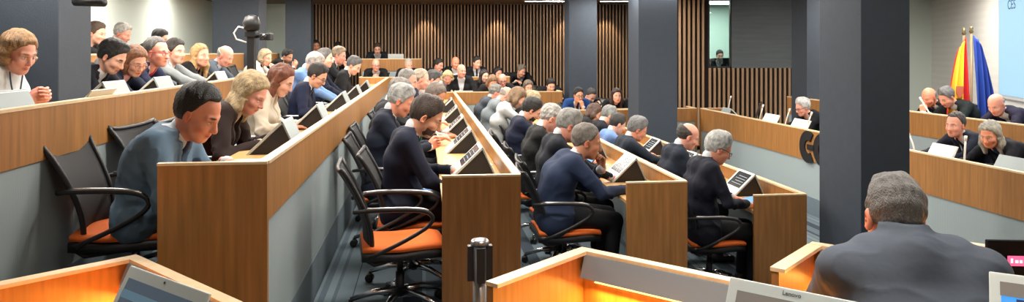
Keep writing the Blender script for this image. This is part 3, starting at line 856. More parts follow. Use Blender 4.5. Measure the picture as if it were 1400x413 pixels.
rowp(0, 274, 76, 'woman with long straight blonde hair in black top', 'the blonde woman in black', Xp=-2.55, female=True, hair=h('long', (0.480, 0.300, 0.130), .8), jacket=(.008, .008, .009), shirt=(.01, .01, .011), vneck=.6, yaw=-.55, pitch=.1, skin='fair')
rowp(0, 308, 77, 'bald man with white side hair in blue-grey suit and pale blue shirt', 'the bald man before the left rear pillar', Xp=-2.48, hair=h('bald', LGRY), jacket=(.05, .065, .085), shirt=(.5, .62, .78), yaw=-.3, pitch=.55, skin='pink')
rowp(0, 363, 79, 'pale blond person in white jacket and dark scarf with hand at face', 'the person in white with dark scarf', Xp=-2.50, female=True, hair=h('womanshort', (0.360, 0.291, 0.186)), jacket=(.52, .5, .45), shirt=(.02, .018, .018), yaw=-.5, pitch=.3, arms=('chin', 'desk'), skin='fair')
rowp(0, 393, 77, 'dark-haired bearded man in dark suit raising both hands, beside far left pillar', 'the bearded man raising both hands', Xp=-2.55, hair=h('short', BLK), jacket=DARK, yaw=-.5, pitch=.5, arms=('up', 'up'), stubble=(.05, .03, .025), skin='olive')
# row behind the left desk
rowp(-1, 132, 46, 'brown-haired man half hidden by the left pillar, in dark suit and white shirt', 'the half-hidden man behind the left pillar', Xp=-3.85, hair=h('short', BRN, 1.1), jacket=CHAR, yaw=-.2, pitch=.25, tie=(.05, .05, .06), skin='fair')
rowp(-1, 168, 46, 'white-haired man in dark suit sitting high against the pale left wall', 'the white-haired man by the pale wall', Xp=-3.85, hair=h('short', LGRY), jacket=CHAR, yaw=-.2, pitch=.45, skin='pink')
rowp(-1, 219, 53, 'dark-haired person almost hidden behind the man in light grey jacket', 'the almost hidden dark-haired person', Xp=-3.75, hair=h('short', BLK), jacket=CHAR, pitch=.4)
# row 1
rowp(1, 272, 156, 'black-haired man in blue denim-like blazer and navy tie, bent over the desk', 'the denim-blazer man', Xp=-1.19, hair=h('receding', (0.012, 0.010, 0.010), 1.6), jacket=(.11, .18, .26), shirt=(.68, .74, .8), tie=(.02, .03, .08), yaw=-.25, pitch=.52, skin='red', size=1.12, arms='desk', wide=1.08, lean=.10, chair_shift=-.16)
rowp(1, 343, 128, 'woman with streaked blonde wavy hair in dark brown jacket', 'the blonde woman in brown jacket', Xp=-1.17, female=True, hair=h('wavy', (0.420, 0.310, 0.170), 1.0), jacket=(.035, .018, .016), shirt=(.55, .45, .33), yaw=-.25, pitch=.6, skin='pink', size=1.06)
rowp(1, 385, 110, 'woman with long red-brown hair in cream jacket', 'the red-haired woman in cream', Xp=-1.18, female=True, hair=h('long', (0.170, 0.050, 0.022), .9), jacket=(.52, .46, .37), shirt=(.6, .55, .45), vneck=.7, yaw=-.2, pitch=.55, skin='fair')
rowp(1, 434, 104, 'dark-haired man with glasses in navy suit bending over the desk', 'the man with glasses in navy suit', Xp=-1.16, hair=h('short', BLK), jacket=(.010, .016, .05), tie=(.01, .012, .03), yaw=-.25, pitch=.6, glasses=(.01, .01, .01), skin='olive')
rowp(1, 430, 87, 'white-haired person in light blue jacket behind the man with glasses', 'the white-haired person in light blue', Z=9.1, hair=h('short', (0.434, 0.409, 0.384)), jacket=(.12, .22, .45), shirt=(.5, .6, .8), pitch=.7, skin='pink')
rowp(1, 445, 80, 'grey-haired man looking right, in row beyond the man with glasses', 'the grey-haired man looking right', Z=10.0, hair=h('short', SALT), jacket=NAVY, pitch=.15, yaw=-.1, skin='fair')
rowp(1, 464, 76, 'sandy-haired man with hand to his cheek below the slatted wall', 'the sandy-haired man with hand to cheek', Z=11.2, hair=h('short', (0.250, 0.190, 0.130)), jacket=CHAR, pitch=.3, arms=('chin', 'desk'), yaw=-.3, skin='pink')
rowp(1, 484, 90, 'grey-haired man in charcoal suit leaning at the far end of the ribbed desk', 'the leaning man in charcoal suit', Z=10.6, hair=h('short', (0.090, 0.090, 0.090)), jacket=(.014, .015, .018), yaw=-.3, pitch=.6, skin='fair', arms='desk')
# row 2
rowp(2, 584, 160, 'bearded dark-brown-haired man in navy suit and green tie looking at his phone', 'the bearded man with green tie', Z=5.08, hair=h('short', (0.035, 0.022, 0.016), 1.2), jacket=(.014, .019, .045), tie=(.0, .16, .12), yaw=-.12, pitch=.55, beard=(.05, .025, .018), skin='olive', arms=('lap', 'desk'), size=1.06)
rowp(2, 549, 138, 'white-haired man in navy suit just behind the bearded man', 'the white-haired man behind the bearded man', Z=6.0, hair=h('short', (0.341, 0.347, 0.335), 1.2), jacket=(.015, .022, .045), yaw=-.1, pitch=.5, skin='red', arms='phone')
rowp(2, 547, 127, 'grey-haired man mostly hidden behind the white-haired man', 'the hidden grey-haired man', Z=6.9, hair=h('short', (0.186, 0.167, 0.149)), jacket=CHAR, pitch=.5, skin='pink')
rowp(2, 595, 132, 'brown balding man bending low over the desk beyond the bearded man', 'the balding man bending low', Z=7.5, hair=h('receding', (0.140, 0.110, 0.090)), jacket=CHAR, pitch=.75, skin='tan')
rowp(2, 558, 111, 'grey-haired man in pale suit beyond the white-haired man', 'the grey-haired man in pale suit', Z=8.4, hair=h('receding', (0.217, 0.211, 0.198)), jacket=(.45, .42, .40), tie=(.03, .06, .2), pitch=.35, yaw=-.2, skin='pink')
rowp(2, 576, 109, 'pink-faced man with thin hair in profile at the middle desk', 'the pink-faced man in profile', Z=9.5, hair=h('receding', (0.300, 0.240, 0.180)), jacket=NAVY, pitch=.3, skin='pink')
rowp(2, 592, 109, 'dark grey-haired man holding his hand before his face', 'the man with hand before his face', Z=10.7, hair=h('short', (0.050, 0.050, 0.050)), jacket=(.4, .36, .34), pitch=.6, arms=('chin', 'desk'), skin='pink')
# row 3
rowp(3, 803, 194, 'man with cropped grey hair in blue suit resting hand at chin', 'the man with hand at chin', Xp=1.31, hair=h('crop', (0.160, 0.140, 0.120), 1.6), jacket=(.018, .030, .068), yaw=-.1, pitch=.28, skin='tan', arms=('desk', 'chin'), size=1.08, wide=1.06)
rowp(3, 779, 172, 'man with grey-white hair in dark navy suit behind the hand-at-chin man', 'the grey-white-haired man in dark navy', Xp=1.27, hair=h('short', (0.260, 0.260, 0.242), 1.2), jacket=(.012, .016, .026), yaw=.0, pitch=.5, skin='pink', size=1.03)
rowp(3, 754, 162, 'white-haired balding man in charcoal suit bending forward', 'the white-haired balding man in charcoal', Xp=1.27, hair=h('receding', (0.372, 0.353, 0.329)), jacket=(.020, .021, .023), pitch=.55, skin='pink', size=1.04)
rowp(3, 727, 151, 'young man with thick black hair and beard in navy suit', 'the young black-bearded man in navy', Xp=1.24, hair=h('short', BLK, 1.5), jacket=(.014, .020, .052), beard=BLK, pitch=.65, skin='olive', size=1.03)
rowp(3, 727, 140, 'person with big curly blonde hair behind the black-bearded young man', 'the curly blonde person', Xp=1.40, female=True, hair=h('curly', (0.341, 0.267, 0.155), 1.2), jacket=(.05, .045, .04), pitch=.5, skin='fair')
rowp(3, 707, 134, 'brown-haired woman in white jacket leaning forward', 'the brown-haired woman in white jacket', Xp=1.20, female=True, hair=h('bob', (0.170, 0.100, 0.050)), jacket=(.44, .46, .46), pitch=.7, skin='fair', lean=.15)
rowp(3, 692, 131, 'bald pink-headed man in grey suit looking down', 'the bald man in grey suit', Z=10.7, hair=h('bald', (0.279, 0.248, 0.223)), jacket=(.16, .19, .21), pitch=.7, skin='pink', lean=.15)
rowp(3, 678, 127, 'grey-haired man in dark grey suit at far end of the third desk', 'the far grey-haired man in dark grey', Z=11.8, hair=h('short', (0.167, 0.161, 0.143)), jacket=(.045, .055, .07), pitch=.5, skin='pink', lean=.15)
# row 4
rowp(4, 983, 203, 'white-haired man with glasses in dark navy suit using a tablet', 'the white-haired man with tablet', Z=6.45, hair=h('short', (0.446, 0.459, 0.446), 1.5), jacket=(.010, .013, .028), yaw=-.1, pitch=.5, glasses=(.02, .02, .02), skin='red', size=1.06, arms='edge', wide=1.05)
rowp(4, 941, 187, 'balding dark-haired man in dark blue suit beside the centre pillar', 'the balding man beside the centre pillar', Z=7.3, hair=h('balding', (0.050, 0.045, 0.040), 1.5), jacket=(.016, .024, .045), yaw=-.1, pitch=.45, skin='pink', arms='phone', size=1.03)
rowp(4, 872, 177, 'man with wavy salt-and-pepper hair in navy suit left of centre pillar', 'the salt-and-pepper man left of centre pillar', Z=8.6, hair=h('short', (0.160, 0.160, 0.165), 1.5), jacket=(.022, .034, .055), yaw=-.1, pitch=.5, skin='red', size=1.05)
rowp(4, 845, 170, 'dark-haired man in sky-blue jacket', 'the man in sky-blue jacket', Z=9.5, hair=h('short', (0.025, 0.022, 0.020), 1.1), jacket=(.13, .22, .45), yaw=.1, pitch=.5, skin='fair')
rowp(4, 833, 158, 'grey-haired man in dark suit behind the sky-blue jacket', 'the grey-haired man behind sky-blue jacket', Z=10.3, hair=h('short', (0.200, 0.210, 0.200), 1.2), jacket=(.012, .015, .025), pitch=.55, skin='fair')
rowp(4, 812, 154, 'brown-haired person with hair falling forward, left of grey-haired man', 'the brown-haired person looking down', Z=11.0, female=True, hair=h('bob', (0.090, 0.050, 0.035)), jacket=CHAR, pitch=.7, skin='fair')
# transverse rows, facing the camera
trowp(3, 791, 130, 'dark-haired man in bright royal-blue suit with hand at mouth', 'the man in royal-blue suit', hair=h('short', BLK), jacket=(.008, .045, .17), tie=(.08, .01, .02), yaw=.2, pitch=.25, glasses=(.01, .01, .01), arms=('desk', 'chin'), skin='olive')
trowp(3, 808, 131, 'balding dark-haired man with head bowed behind the royal-blue suit', 'the man with bowed head', back=1.0, hair=h('receding', (0.030, 0.030, 0.030)), jacket=DARK, pitch=.8, yaw=.5, skin='fair')
trowp(3, 843, 131, 'woman with long dark hair in black, facing the camera', 'the dark-haired woman in black', female=True, hair=h('long', (0.025, 0.010, 0.008)), jacket=(.008, .007, .008), shirt=(.01, .009, .01), pitch=.15, skin='fair')
trowp(3, 874, 130, 'person in black suit half hidden by the centre pillar', 'the half-hidden person by the centre pillar', hair=h('short', BLK), jacket=(.008, .009, .012), pitch=.2, skin='fair')
trowp(2, 612, 106, 'blonde woman in white jacket with bowed head at the far desk', 'the blonde woman in white jacket', female=True, hair=h('womanshort', (0.500, 0.380, 0.200)), jacket=(.6, .59, .56), shirt=(.3, .25, .25), pitch=.55, skin='pink')
trowp(2, 631, 97, 'bald man in black suit and open white shirt at the far desk', 'the bald man in open white shirt', hair=h('bald', (0.200, 0.150, 0.120)), jacket=DARK, yaw=.4, pitch=.15, skin='pink')
trowp(2, 662, 104, 'dark-haired woman in black looking right at the far desk', 'the dark-haired woman looking right', back=.88, female=True, hair=h('long', (0.020, 0.014, 0.012)), jacket=(.01, .01, .012), shirt=(.01, .01, .012), yaw=.5, pitch=.2, skin='fair')
trowp(2, 673, 112, 'brown-haired person bowed low at the far desk', 'the brown-haired person bowed low', back=.36, female=True, hair=h('bob', (0.220, 0.120, 0.060)), jacket=CHAR, pitch=.7, yaw=.4, skin='fair')
trowp(2, 687, 110, 'bald man with glasses facing the camera at the far desk', 'the bald man with glasses', hair=h('bald', (0.248, 0.223, 0.205)), jacket=CHAR, glasses=(.03, .02, .02), pitch=.3, skin='pink')
trowp(2, 722, 119, 'grey-brown-haired woman with chin-length hair at the far desk', 'the grey-brown-haired woman', female=True, hair=h('bob', (0.130, 0.100, 0.070)), jacket=(.05, .04, .035), pitch=.35, yaw=.2, skin='fair')
trowp(2, 753, 117, 'young man with thick black hair in black suit beside the far middle pillar', 'the young man beside the far middle pillar', hair=h('short', BLK, 1.4), jacket=(.009, .010, .014), tie=(.1, .04, .08), pitch=.45, yaw=.1, skin='fair')
trowp(1, 514, 89, 'bald man with glasses in black suit and white shirt, hands folded, far left', 'the bald man with folded hands', hair=h('bald', (0.186, 0.174, 0.161)), jacket=DARK, glasses=(.02, .02, .02), yaw=.3, pitch=.25, skin='pink', arms='phone')
trowp(1, 559, 89, 'white-haired balding man in dark suit at the far desk', 'the white-haired balding man at far desk', hair=h('receding', (0.372, 0.347, 0.310)), jacket=DARK, yaw=.3, pitch=.3, skin='pink')
trowp(1, 600, 89, 'dark-haired man in dark suit in profile at the far desk', 'the dark-haired man in profile', hair=h('short', BLK), jacket=(.012, .014, .018), tie=(.03, .05, .09), yaw=.8, pitch=.35, skin='pink')
trowp(1, 623, 86, 'bald ruddy man in dark suit behind the bald man in open shirt', 'the ruddy bald man', hair=h('bald', (0.200, 0.150, 0.120)), jacket=DARK, yaw=.3, pitch=.3, skin='red')
trowp(1, 652, 86, 'black-haired man in black suit looking right before the slatted wall', 'the black-haired man before the slats', hair=h('short', BLK, 1.1), jacket=(.008, .009, .012), tie=(.03, .03, .06), yaw=.5, pitch=.2, skin='fair')
trowp(1, 681, 100, 'dark-haired woman behind the bald man with glasses', 'the dark-haired woman behind bald man', female=True, hair=h('long', (0.015, 0.012, 0.012), .9), jacket=DARK, shirt=DARK, yaw=.4, pitch=.3, skin='pink')
trowp(1, 713, 97, 'grey-haired man in black suit and white shirt looking right', 'the grey-haired man in black suit', hair=h('short', (0.140, 0.120, 0.100)), jacket=(.009, .010, .012), yaw=.6, pitch=.45, skin='olive')
trowp(0, 516, 67, 'brown-haired man behind a white laptop at the rearmost desk', 'the man behind the white laptop', hair=h('short', BRN), jacket=(.015, .022, .03), yaw=.1, pitch=.4, skin='fair')
trowp(0, 432, 63, 'dark-haired person in black beside the far left pillar', 'the person in black by far left pillar', hair=h('short', BLK), jacket=(.008, .008, .01), yaw=.2, pitch=.2, skin='tan')
trowp(0, 462, 66, 'black-haired person with glasses in front of the slats', 'the black-haired person with glasses', hair=h('short', BLK), jacket=(.008, .008, .01), yaw=.2, pitch=.5, glasses=(.02, .02, .02), skin='tan')
# presidium
presp(False, 1097, 147, 'white-haired chairman with glasses in black suit, left of right pillar', 'the white-haired chairman', hair=h('short', (0.496, 0.496, 0.496), 1.6), jacket=(.008, .010, .015), glasses=(.05, .03, .03), yaw=.1, pitch=.35, skin='pink', back=.66)
presp(False, 1306, 171, 'balding dark-haired man in navy suit and striped tie, right of pillar', 'the balding man in navy right of pillar', hair=h('receding', (0.060, 0.050, 0.050)), jacket=(.012, .018, .04), tie=(.02, .025, .05), yaw=.35, pitch=.15, skin='pink', back=.70)
presp(False, 1354, 184, 'person with chin-length pale grey hair in black suit and blue tie', 'the pale-grey-haired person', hair=h('wavy', (0.341, 0.335, 0.291), .8), jacket=(.008, .010, .018), tie=(.02, .04, .12), yaw=.4, pitch=.4, skin='red', back=.66)
presp(True, 1270, 133, 'bald man with a hand on his face below the flags', 'the bald man with hand on face', hair=h('bald', (0.248, 0.205, 0.186)), jacket=(.010, .010, .012), tie=(.03, .04, .08), yaw=.3, pitch=.5, arms=('desk', 'chin'), skin='red')
presp(True, 1294, 133, 'grey-haired man in dark green-black suit bowing his head under the flags', 'the grey-haired man under the flags', hair=h('short', (0.120, 0.120, 0.125)), jacket=(.012, .020, .022), yaw=.2, pitch=.65, skin='pink')
presp(True, 1362, 143, 'bald man with side hair in navy suit reading below the screen', 'the bald man below the screen', hair=h('bald', (0.279, 0.248, 0.236)), jacket=(.02, .018, .05), yaw=.3, pitch=.6, skin='pink')
# the man in front, seen from behind
H = at(1222, 296, Z=2.28)
person('grey-haired man in dark grey jacket seen from behind in the right foreground', 'the man seen from behind', H, math.radians(84), BFL if 'BFL' in globals() else .36, 2.28, hair=h('short', (0.100, 0.097, 0.090), .5), jacket=(.058, .070, .092), pitch=.12, yaw=-.05, skin='red', size=1.0, wide=1.12, shoulder=1.13, shs=.84, neckup=.072, arms='desk', desk=.40, lean=.10)
# operator in the glazed booth
H = at(984, 76, Z=RY+1.55)
person('dark figure standing behind a camera in the glazed booth', 'the booth operator', H, -PI/2, .6, RY+1.5, hair=h('short', BLK), jacket=(.01, .01, .012), pitch=.3, arms='edge', desk=.25, deskh=1.0, stand=True, lean=.05, size=.92)
# ---------------------------------------------------------------- office chairs
def chair_proto(label, group=None, simple=False):
    r = thing('office_chair', label, 'chair', (0, 0, 0), 0, group)
    # seat: orange cushion over black shell
    def cushion(x0, x1, w, z0, z1, front):
        bm = BM(); nx, ny = 10, 8; g = []
        for i in range(nx+1):
            rowv = []
            for j in range(ny+1):
                tx, ty = i/nx, j/ny*2-1
                x = x0+(x1-x0)*tx; ww = w*(.86+.14*math.sin(PI*min(1, tx*.9+.15)))
                z = z1-.018*ty*ty-front*max(0, tx-.78)**2*12-.02*(1-tx)*0-.012*math.exp(-((tx-.4)/.25)**2)
                rowv.append(bm.verts.new((x, ty*ww, z)))
            g.append(rowv)
        for i in range(nx):
            for j in range(ny): bm.faces.new((g[i][j], g[i+1][j], g[i+1][j+1], g[i][j+1]))
        ret = bmesh.ops.extrude_face_region(bm, geom=bm.faces[:])
        for v in [q for q in ret['geom'] if isinstance(q, bmesh.types.BMVert)]: v.co.z = z0 + (v.co.z-z1)*.35
        bmesh.ops.recalc_face_normals(bm, faces=bm.faces[:])
        bevel(bm, .008, 2) if False else None
        return bm
    s = obj('seat', cushion(-.235, .255, .225, .425, .465, .022), ORANGE, r, smooth=True); s['label'] = 'orange seat cushion'
    obj('seat_shell', cushion(-.24, .25, .229, .372, .432, .02), BLACK, r, smooth=True)
    # back panel with winged top corners
    bm = BM(); nz, ny = 12, 8; g = []
    for i in range(nz+1):
        t = i/nz; z = .43+.46*t; x = -.215-.16*t**1.3-.03*math.sin(PI*t)*(-1)
        rowv = []
        for j in range(ny+1):
            ty = j/ny*2-1; ww = .175+.06*t+.02*max(0, t-.85)/.15
            rowv.append(bm.verts.new((x+.035*ty*ty*(1-.35*t), ty*ww, z+.022*abs(ty)**3*max(0, t-.6)/.4)))
        g.append(rowv)
    for i in range(nz):
        for j in range(ny): bm.faces.new((g[i][j], g[i][j+1], g[i+1][j+1], g[i+1][j]))
    edge = [tuple(g[i][0].co) for i in range(nz+1)], [tuple(g[i][ny].co) for i in range(nz+1)], [tuple(v.co) for v in g[nz]], [tuple(v.co) for v in g[0]]
    ret = bmesh.ops.extrude_face_region(bm, geom=bm.faces[:])
    for v in [q for q in ret['geom'] if isinstance(q, bmesh.types.BMVert)]: v.co.x -= .012
    bmesh.ops.recalc_face_normals(bm, faces=bm.faces[:])
    obj('backrest', bm, BLACKMESH, r, smooth=True)
    bm = BM()
    for e in edge: tube(bm, e, .014, 8)
    for s in (-1, 1):      # frame runs on down under the seat
        tube(bm, [(-.215, s*.175, .43), (-.225, s*.19, .38), (-.17, s*.19, .345), (-.03, s*.12, .35)], .016, 8)
    obj('back_frame', bm, BLACK, r, smooth=True)
    for s in (-1, 1):      # loop arm: forward from the back, round and back down to the seat
        pts = [(-.285, s*.215, .66), (-.18, s*.27, .675), (.0, s*.285, .675), (.12, s*.285, .66), (.165, s*.285, .62), (.13, s*.28, .565), (.0, s*.27, .49), (-.15, s*.255, .42), (-.2, s*.20, .385)]
        P = []
        for i in range(len(pts)-1):
            p0 = Vector(pts[max(i-1, 0)]); p1 = Vector(pts[i]); p2 = Vector(pts[i+1]); p3 = Vector(pts[min(i+2, len(pts)-1)])
            for q in range(4):
                t = q/4; P.append(.5*((2*p1)+(p2-p0)*t+(2*p0-5*p1+4*p2-p3)*t*t+(3*p1-p0-3*p2+p3)*t**3))
        P.append(Vector(pts[-1]))
        a = obj('armrest', tube(BM(), P, .0125, 8), BLACK, r, smooth=True)
        obj('arm_cap', tube(BM(), [p+Vector((0, 0, .010)) for p in P[3:14]], .009, 8), STEEL, a, smooth=True)
    bm = BM(); lathe(bm, [(.028, .09), (.028, .24), (.02, .24), (.02, .36), (.07, .36), (.07, .375)], 14); obj('gas_column', bm, BLACK, r)
    obj('tilt_lever', tube(BM(), [(.05, -.05, .352), (.07, -.22, .345), (.075, -.27, .355)], .006, 6), STEEL, r)
    for k in range(5):
        a = 2*PI*k/5+.5; d = Vector((math.cos(a), math.sin(a), 0))
        l = obj('base_leg', tube(BM(), [d*.02+Vector((0, 0, .125)), d*.16+Vector((0, 0, .115)), d*.30+Vector((0, 0, .075))], [.026, .02, .014], 8), CHROME, r, smooth=True)
        bm = BM(); s = Vector((-d.y, d.x, 0))
        for q in (-1, 1):
            M_ = Matrix.Translation(d*.305+s*(q*.016)+Vector((0, 0, .03))) @ s.to_track_quat('Z', 'Y').to_matrix().to_4x4()
            b2 = BM(); lathe(b2, [(.018, -.011), (.029, -.009), (.029, .009), (.018, .011)], 14)
            bmesh.ops.transform(b2, matrix=M_, verts=b2.verts[:]); me = bpy.data.meshes.new('tmp'); b2.to_mesh(me); b2.free(); bm.from_mesh(me); bpy.data.meshes.remove(me)
        tube(bm, [d*.30+Vector((0, 0, .075)), d*.305+Vector((0, 0, .03))], .012, 8)
        obj('caster', bm, BLACK, l)
    return r
CH = chair_proto('empty black office chair with orange seat at the end of the barrier-post desk')
CH_used = False
def put_chair(base, ang, label, floor, turn=0, group=None):
    global CH_used
    r = CH if not CH_used else copy_tree(CH); CH_used = True
    r.location = (base.x, base.y, floor+.001); r.rotation_euler = (0, 0, ang+turn)
    r['label'] = label
    if group: r['group'] = group
    return r
# empty chairs in view
p = at(547, 300, Z=4.52); put_chair(Vector((p.x, p.y, 0)), ROT+.12, 'empty black office chair with bright orange seat beside the barrier-post desk end', .48)
u_, v_ = uv(-1.45, 4.5); put_chair(W(u_, v_), ROT-.15, 'empty black office chair between denim-blazer man and woman in brown jacket', .72)
for q in PEOPLE:
    if q['chair']:
        f = Vector((math.cos(q['ang']), math.sin(q['ang']), 0))
        put_chair(Vector(q['base'])+f*(.05+q['shift']), q['ang'], 'black mesh-backed office chair under %s' % q['short'], q['floor'])

# ---------------------------------------------------------------- desk consoles
def console_proto():
    r = thing('desk_console', 'x', 'console')
    # x towards the desk front, tent shaped: sloping screen on the user's side, grey plate at the front side
    A, Bx, Hh = -.33, -.02, .205; ax = -.115; w = .17
    obj('housing', prism(BM(), ((A+.02, 0), (Bx-.015, 0), (ax, Hh-.02)), -w+.012, w-.012), BLACK, r)
    d = Vector((ax-A, 0, Hh)).normalized(); nrm = Vector((-d.z, 0, d.x)); Ln = math.hypot(ax-A, Hh)
    M_ = Matrix(((d.x, 0, nrm.x, A), (0, 1, 0, 0), (d.z, 0, nrm.z, 0), (0, 0, 0, 1)))
    obj('screen_frame', box(BM(), 0, Ln, -w, w, -.012, .004, M=M_), SILVER, r, bev=.003)
    s = obj('screen', box(BM(), Ln*.34, Ln*.92, -w+.035, w-.035, .004, .0055, M=M_), DARKSCREEN, r)
    bm = BM()
    for i in range(4): box(bm, Ln*(.46+.1*i), Ln*(.475+.1*i), -w+.06, w-.08-.03*(i % 2), .0055, .006, M=M_)
    obj('screen_text', bm, TEXTGREY, s)
    d2 = Vector((Bx-ax, 0, -Hh)).normalized(); n2 = Vector((-d2.z, 0, d2.x)); L2 = math.hypot(Bx-ax, Hh)
    M2 = Matrix(((d2.x, 0, n2.x, ax), (0, 1, 0, 0), (d2.z, 0, n2.z, Hh), (0, 0, 0, 1)))
    obj('back_plate', box(BM(), 0, L2*.96, -w, w, -.008, .002, M=M2), GREYPLATE, r)
    return r
CONS = console_proto(); CONS_used = False
def put_console(loc, rz, label, z, scale=1, group=None):
    global CONS_used
    r = CONS if not CONS_used else copy_tree(CONS); CONS_used = True
    r.location = (loc.x, loc.y, z+.001); r.rotation_euler = (0, 0, rz); r['label'] = label; r.scale = (scale,)*3
    if group: r['group'] = group
    return r
ords = ['nearest', 'second', 'third', 'fourth', 'fifth', 'sixth']
names = {0: 'white-top woman\'s desk', 1: 'denim-blazer man\'s desk', 2: 'the barrier-post desk', 3: 'hand-at-chin man\'s desk', 4: 'white-haired tablet user\'s desk'}
for k, Zs in {0: (3.55, 4.75, 5.62, 7.2, 8.9), 1: (4.7, 6.15, 8.0, 9.6, 11.2), 2: (5.3, 6.5, 7.8, 9.2, 10.8), 3: (6.45, 7.8, 9.2, 10.5), 4: (7.05, 8.5, 9.8)}.items():
    for i, Z in enumerate(Zs):
        u, v = uv(R_X[k]-.055, Z)
        put_console(W(u, v), ROT, 'tilted desk console with grey back, %s along %s' % (ords[i], names[k]), R_F[k]+.72)

# ---------------------------------------------------------------- laptops, tablets, papers, phones, glasses
def laptop(label, loc, rz, shell, w=.33, d=.23, tilt=105, screen=DARKSCREEN, keys=True, group=None):
    r = thing('laptop', label, 'laptop', loc, rz, group)      # x away from the user, hinge at x=0, base towards -x
    obj('base', bx(-d, 0, -w/2, w/2, 0, .016), shell, r, bev=.004)
    bm = BM()
    for i in range(5):
        for j in range(12): box(bm, -d+.09+i*.022, -d+.108+i*.022, -w/2+.03+j*(w-.06)/12, -w/2+.03+(j+.85)*(w-.06)/12, .016, .018)
    obj('keyboard', bm, BLACK, r)
    M_ = Matrix.Translation((0, 0, .014)) @ Matrix.Rotation(-math.radians(tilt-90)*-1, 4, 'Y')
    lid = obj('lid', box(BM(), 0, .009, -w/2, w/2, 0, d, M=M_), shell, r, bev=.003)
    s = obj('screen', box(BM(), -.0015, .0, -w/2+.024, w/2-.024, .02, d-.028, M=M_), screen, lid)
    r['_'] = 0; del r['_']
    return r, M_, lid, w, d
SHELL_W = mat('light_grey_laptop', (.60, .655, .65), .45)
LSCREEN = mat('laptop_grey_brown_screen', (.10, .09, .08), .3, emit=(.20, .17, .14), es=.6)
PHOTOBLUE = mat('laptop_blue_picture', (.05, .2, .5), .3, emit=(.03, .20, .52), es=1)
def scr(parent, M_, y0, y1, z0, z1, m, name, dx=-.0025):
    return obj(name, box(BM(), dx, dx+.001, y0, y1, z0, z1, M=M_), m, parent)
LEAN = 118
DK = .58+.73
# bottom centre laptop
tl = at(998, 369, Z=1.757); tr = at(1192, 405, Z=1.56)
mid = (tl+tr)/2; yaw = math.atan2(tr.y-tl.y, tr.x-tl.x)+PI/2
def lap_at(tl, tr, label, screen, shell=SHELL_W, d=.235, tilt=LEAN):
    mid = (tl+tr)/2; w = (tr-tl).to_2d().length; rz = math.atan2(tr.y-tl.y, tr.x-tl.x)+PI/2
    fx = Vector((math.cos(rz), math.sin(rz), 0))
    h = d*math.sin(math.radians(tilt)); back = d*math.cos(math.radians(tilt))*-1
    base = mid-fx*back; base.z = DK+.001
    return laptop(label, base, rz, shell, w=w, d=d, tilt=tilt, screen=screen)
r, M_, lid, w, d = lap_at(tl, tr, 'light grey open laptop at bottom centre showing a blue picture', LSCREEN)
scr(lid, M_, -w/2+.025, w/2-.05, .03, d-.060, PHOTOBLUE, 'screen_picture')
scr(lid, M_, -w/2+.07, -w/2+.10, d-.085, d-.066, mat('screen_pale', (.6, .6, .65), .5, emit=(.55, .6, .75), es=.7), 'screen_figure', -.0035)
t = text_mesh('lid_lettering', 'Lenovo', .014, mat('lettering_grey', (.10, .11, .11), .5), lid, (0, 0, 0), (0, 0, 0), .0004)
t.matrix_basis = M_ @ Matrix.Translation((-.0006, .03, d-.017)) @ Matrix(((0, 0, -1, 0), (-1, 0, 0, 0), (0, 1, 0, 0), (0, 0, 0, 1)))
# bottom left laptop
tl = at(178, 347, Z=1.88); tr = at(286, 381, Z=1.66)
SCR2 = mat('laptop_page_screen', (.03, .04, .05), .25, emit=(.035, .05, .07), es=1)
r, M_, lid, w, d = lap_at(tl, tr, 'light grey open laptop in the bottom left corner with a dark page', SCR2, d=.225)
scr(lid, M_, -w/2+.024, w/2-.024, d-.075, d-.055, mat('page_header', (.05, .09, .12), .4, emit=(.06, .11, .15), es=.9), 'page_header')
scr(lid, M_, -w/2+.05, w/2-.09, .03, d-.09, mat('page_panel', (.08, .12, .17), .4, emit=(.07, .11, .16), es=.9), 'page_panel')
o = obj('webcam', tube(BM(), [(-.001, 0, 0), (-.0025, 0, 0)], .003, 8), BLACK, lid); o.matrix_basis = M_ @ Matrix.Translation((0, 0, d-.011))
# bottom right laptop
tl = at(1352, 363, Z=1.80); tr = tl+Vector((.26, -.16, 0))
r, M_, lid, w, d = lap_at(tl, tr, 'light grey open laptop in the bottom right corner showing a suited man on screen', PHOTOBLUE)
scr(lid, M_, -w/2+.022, w/2-.022, d-.055, d-.022, LSCREEN, 'screen_bar')
yc = w/2-.075
DK2 = mat('picture_dark_suit', (.01, .02, .06), .4, emit=(.008, .016, .06), es=1)
bm = BM(); prism(bm, ((yc-.065, .02), (yc+.065, .02), (yc+.055, d-.12), (yc+.02, d-.10), (yc-.02, d-.10), (yc-.055, d-.12)), -.0035, -.003)
o = obj('screen_suit', bm, DK2, lid); o.matrix_basis = M_ @ Matrix(((0, 1, 0, 0), (1, 0, 0, 0), (0, 0, 1, 0), (0, 0, 0, 1)))
scr(lid, M_, yc-.012, yc+.012, .03, d-.10, mat('picture_shirt', (.5, .6, .7), .4, emit=(.35, .5, .7), es=1), 'screen_shirt', -.0045)
bm = BM(); lathe(bm, [(.001, 0), (.02, .0), (.022, .0005), (.001, .001)], 18)
o = obj('screen_face', bm, mat('picture_face', (.5, .3, .25), .4, emit=(.42, .30, .28), es=1), lid); o.matrix_basis = M_ @ Matrix.Translation((-.0035, yc, d-.085)) @ Matrix.Rotation(-PI/2, 4, 'Y')
bm = BM(); box(bm, -.005, -.0042, yc-.021, yc+.021, d-.077, d-.060, M=M_); obj('screen_hair', bm, DK2, lid)

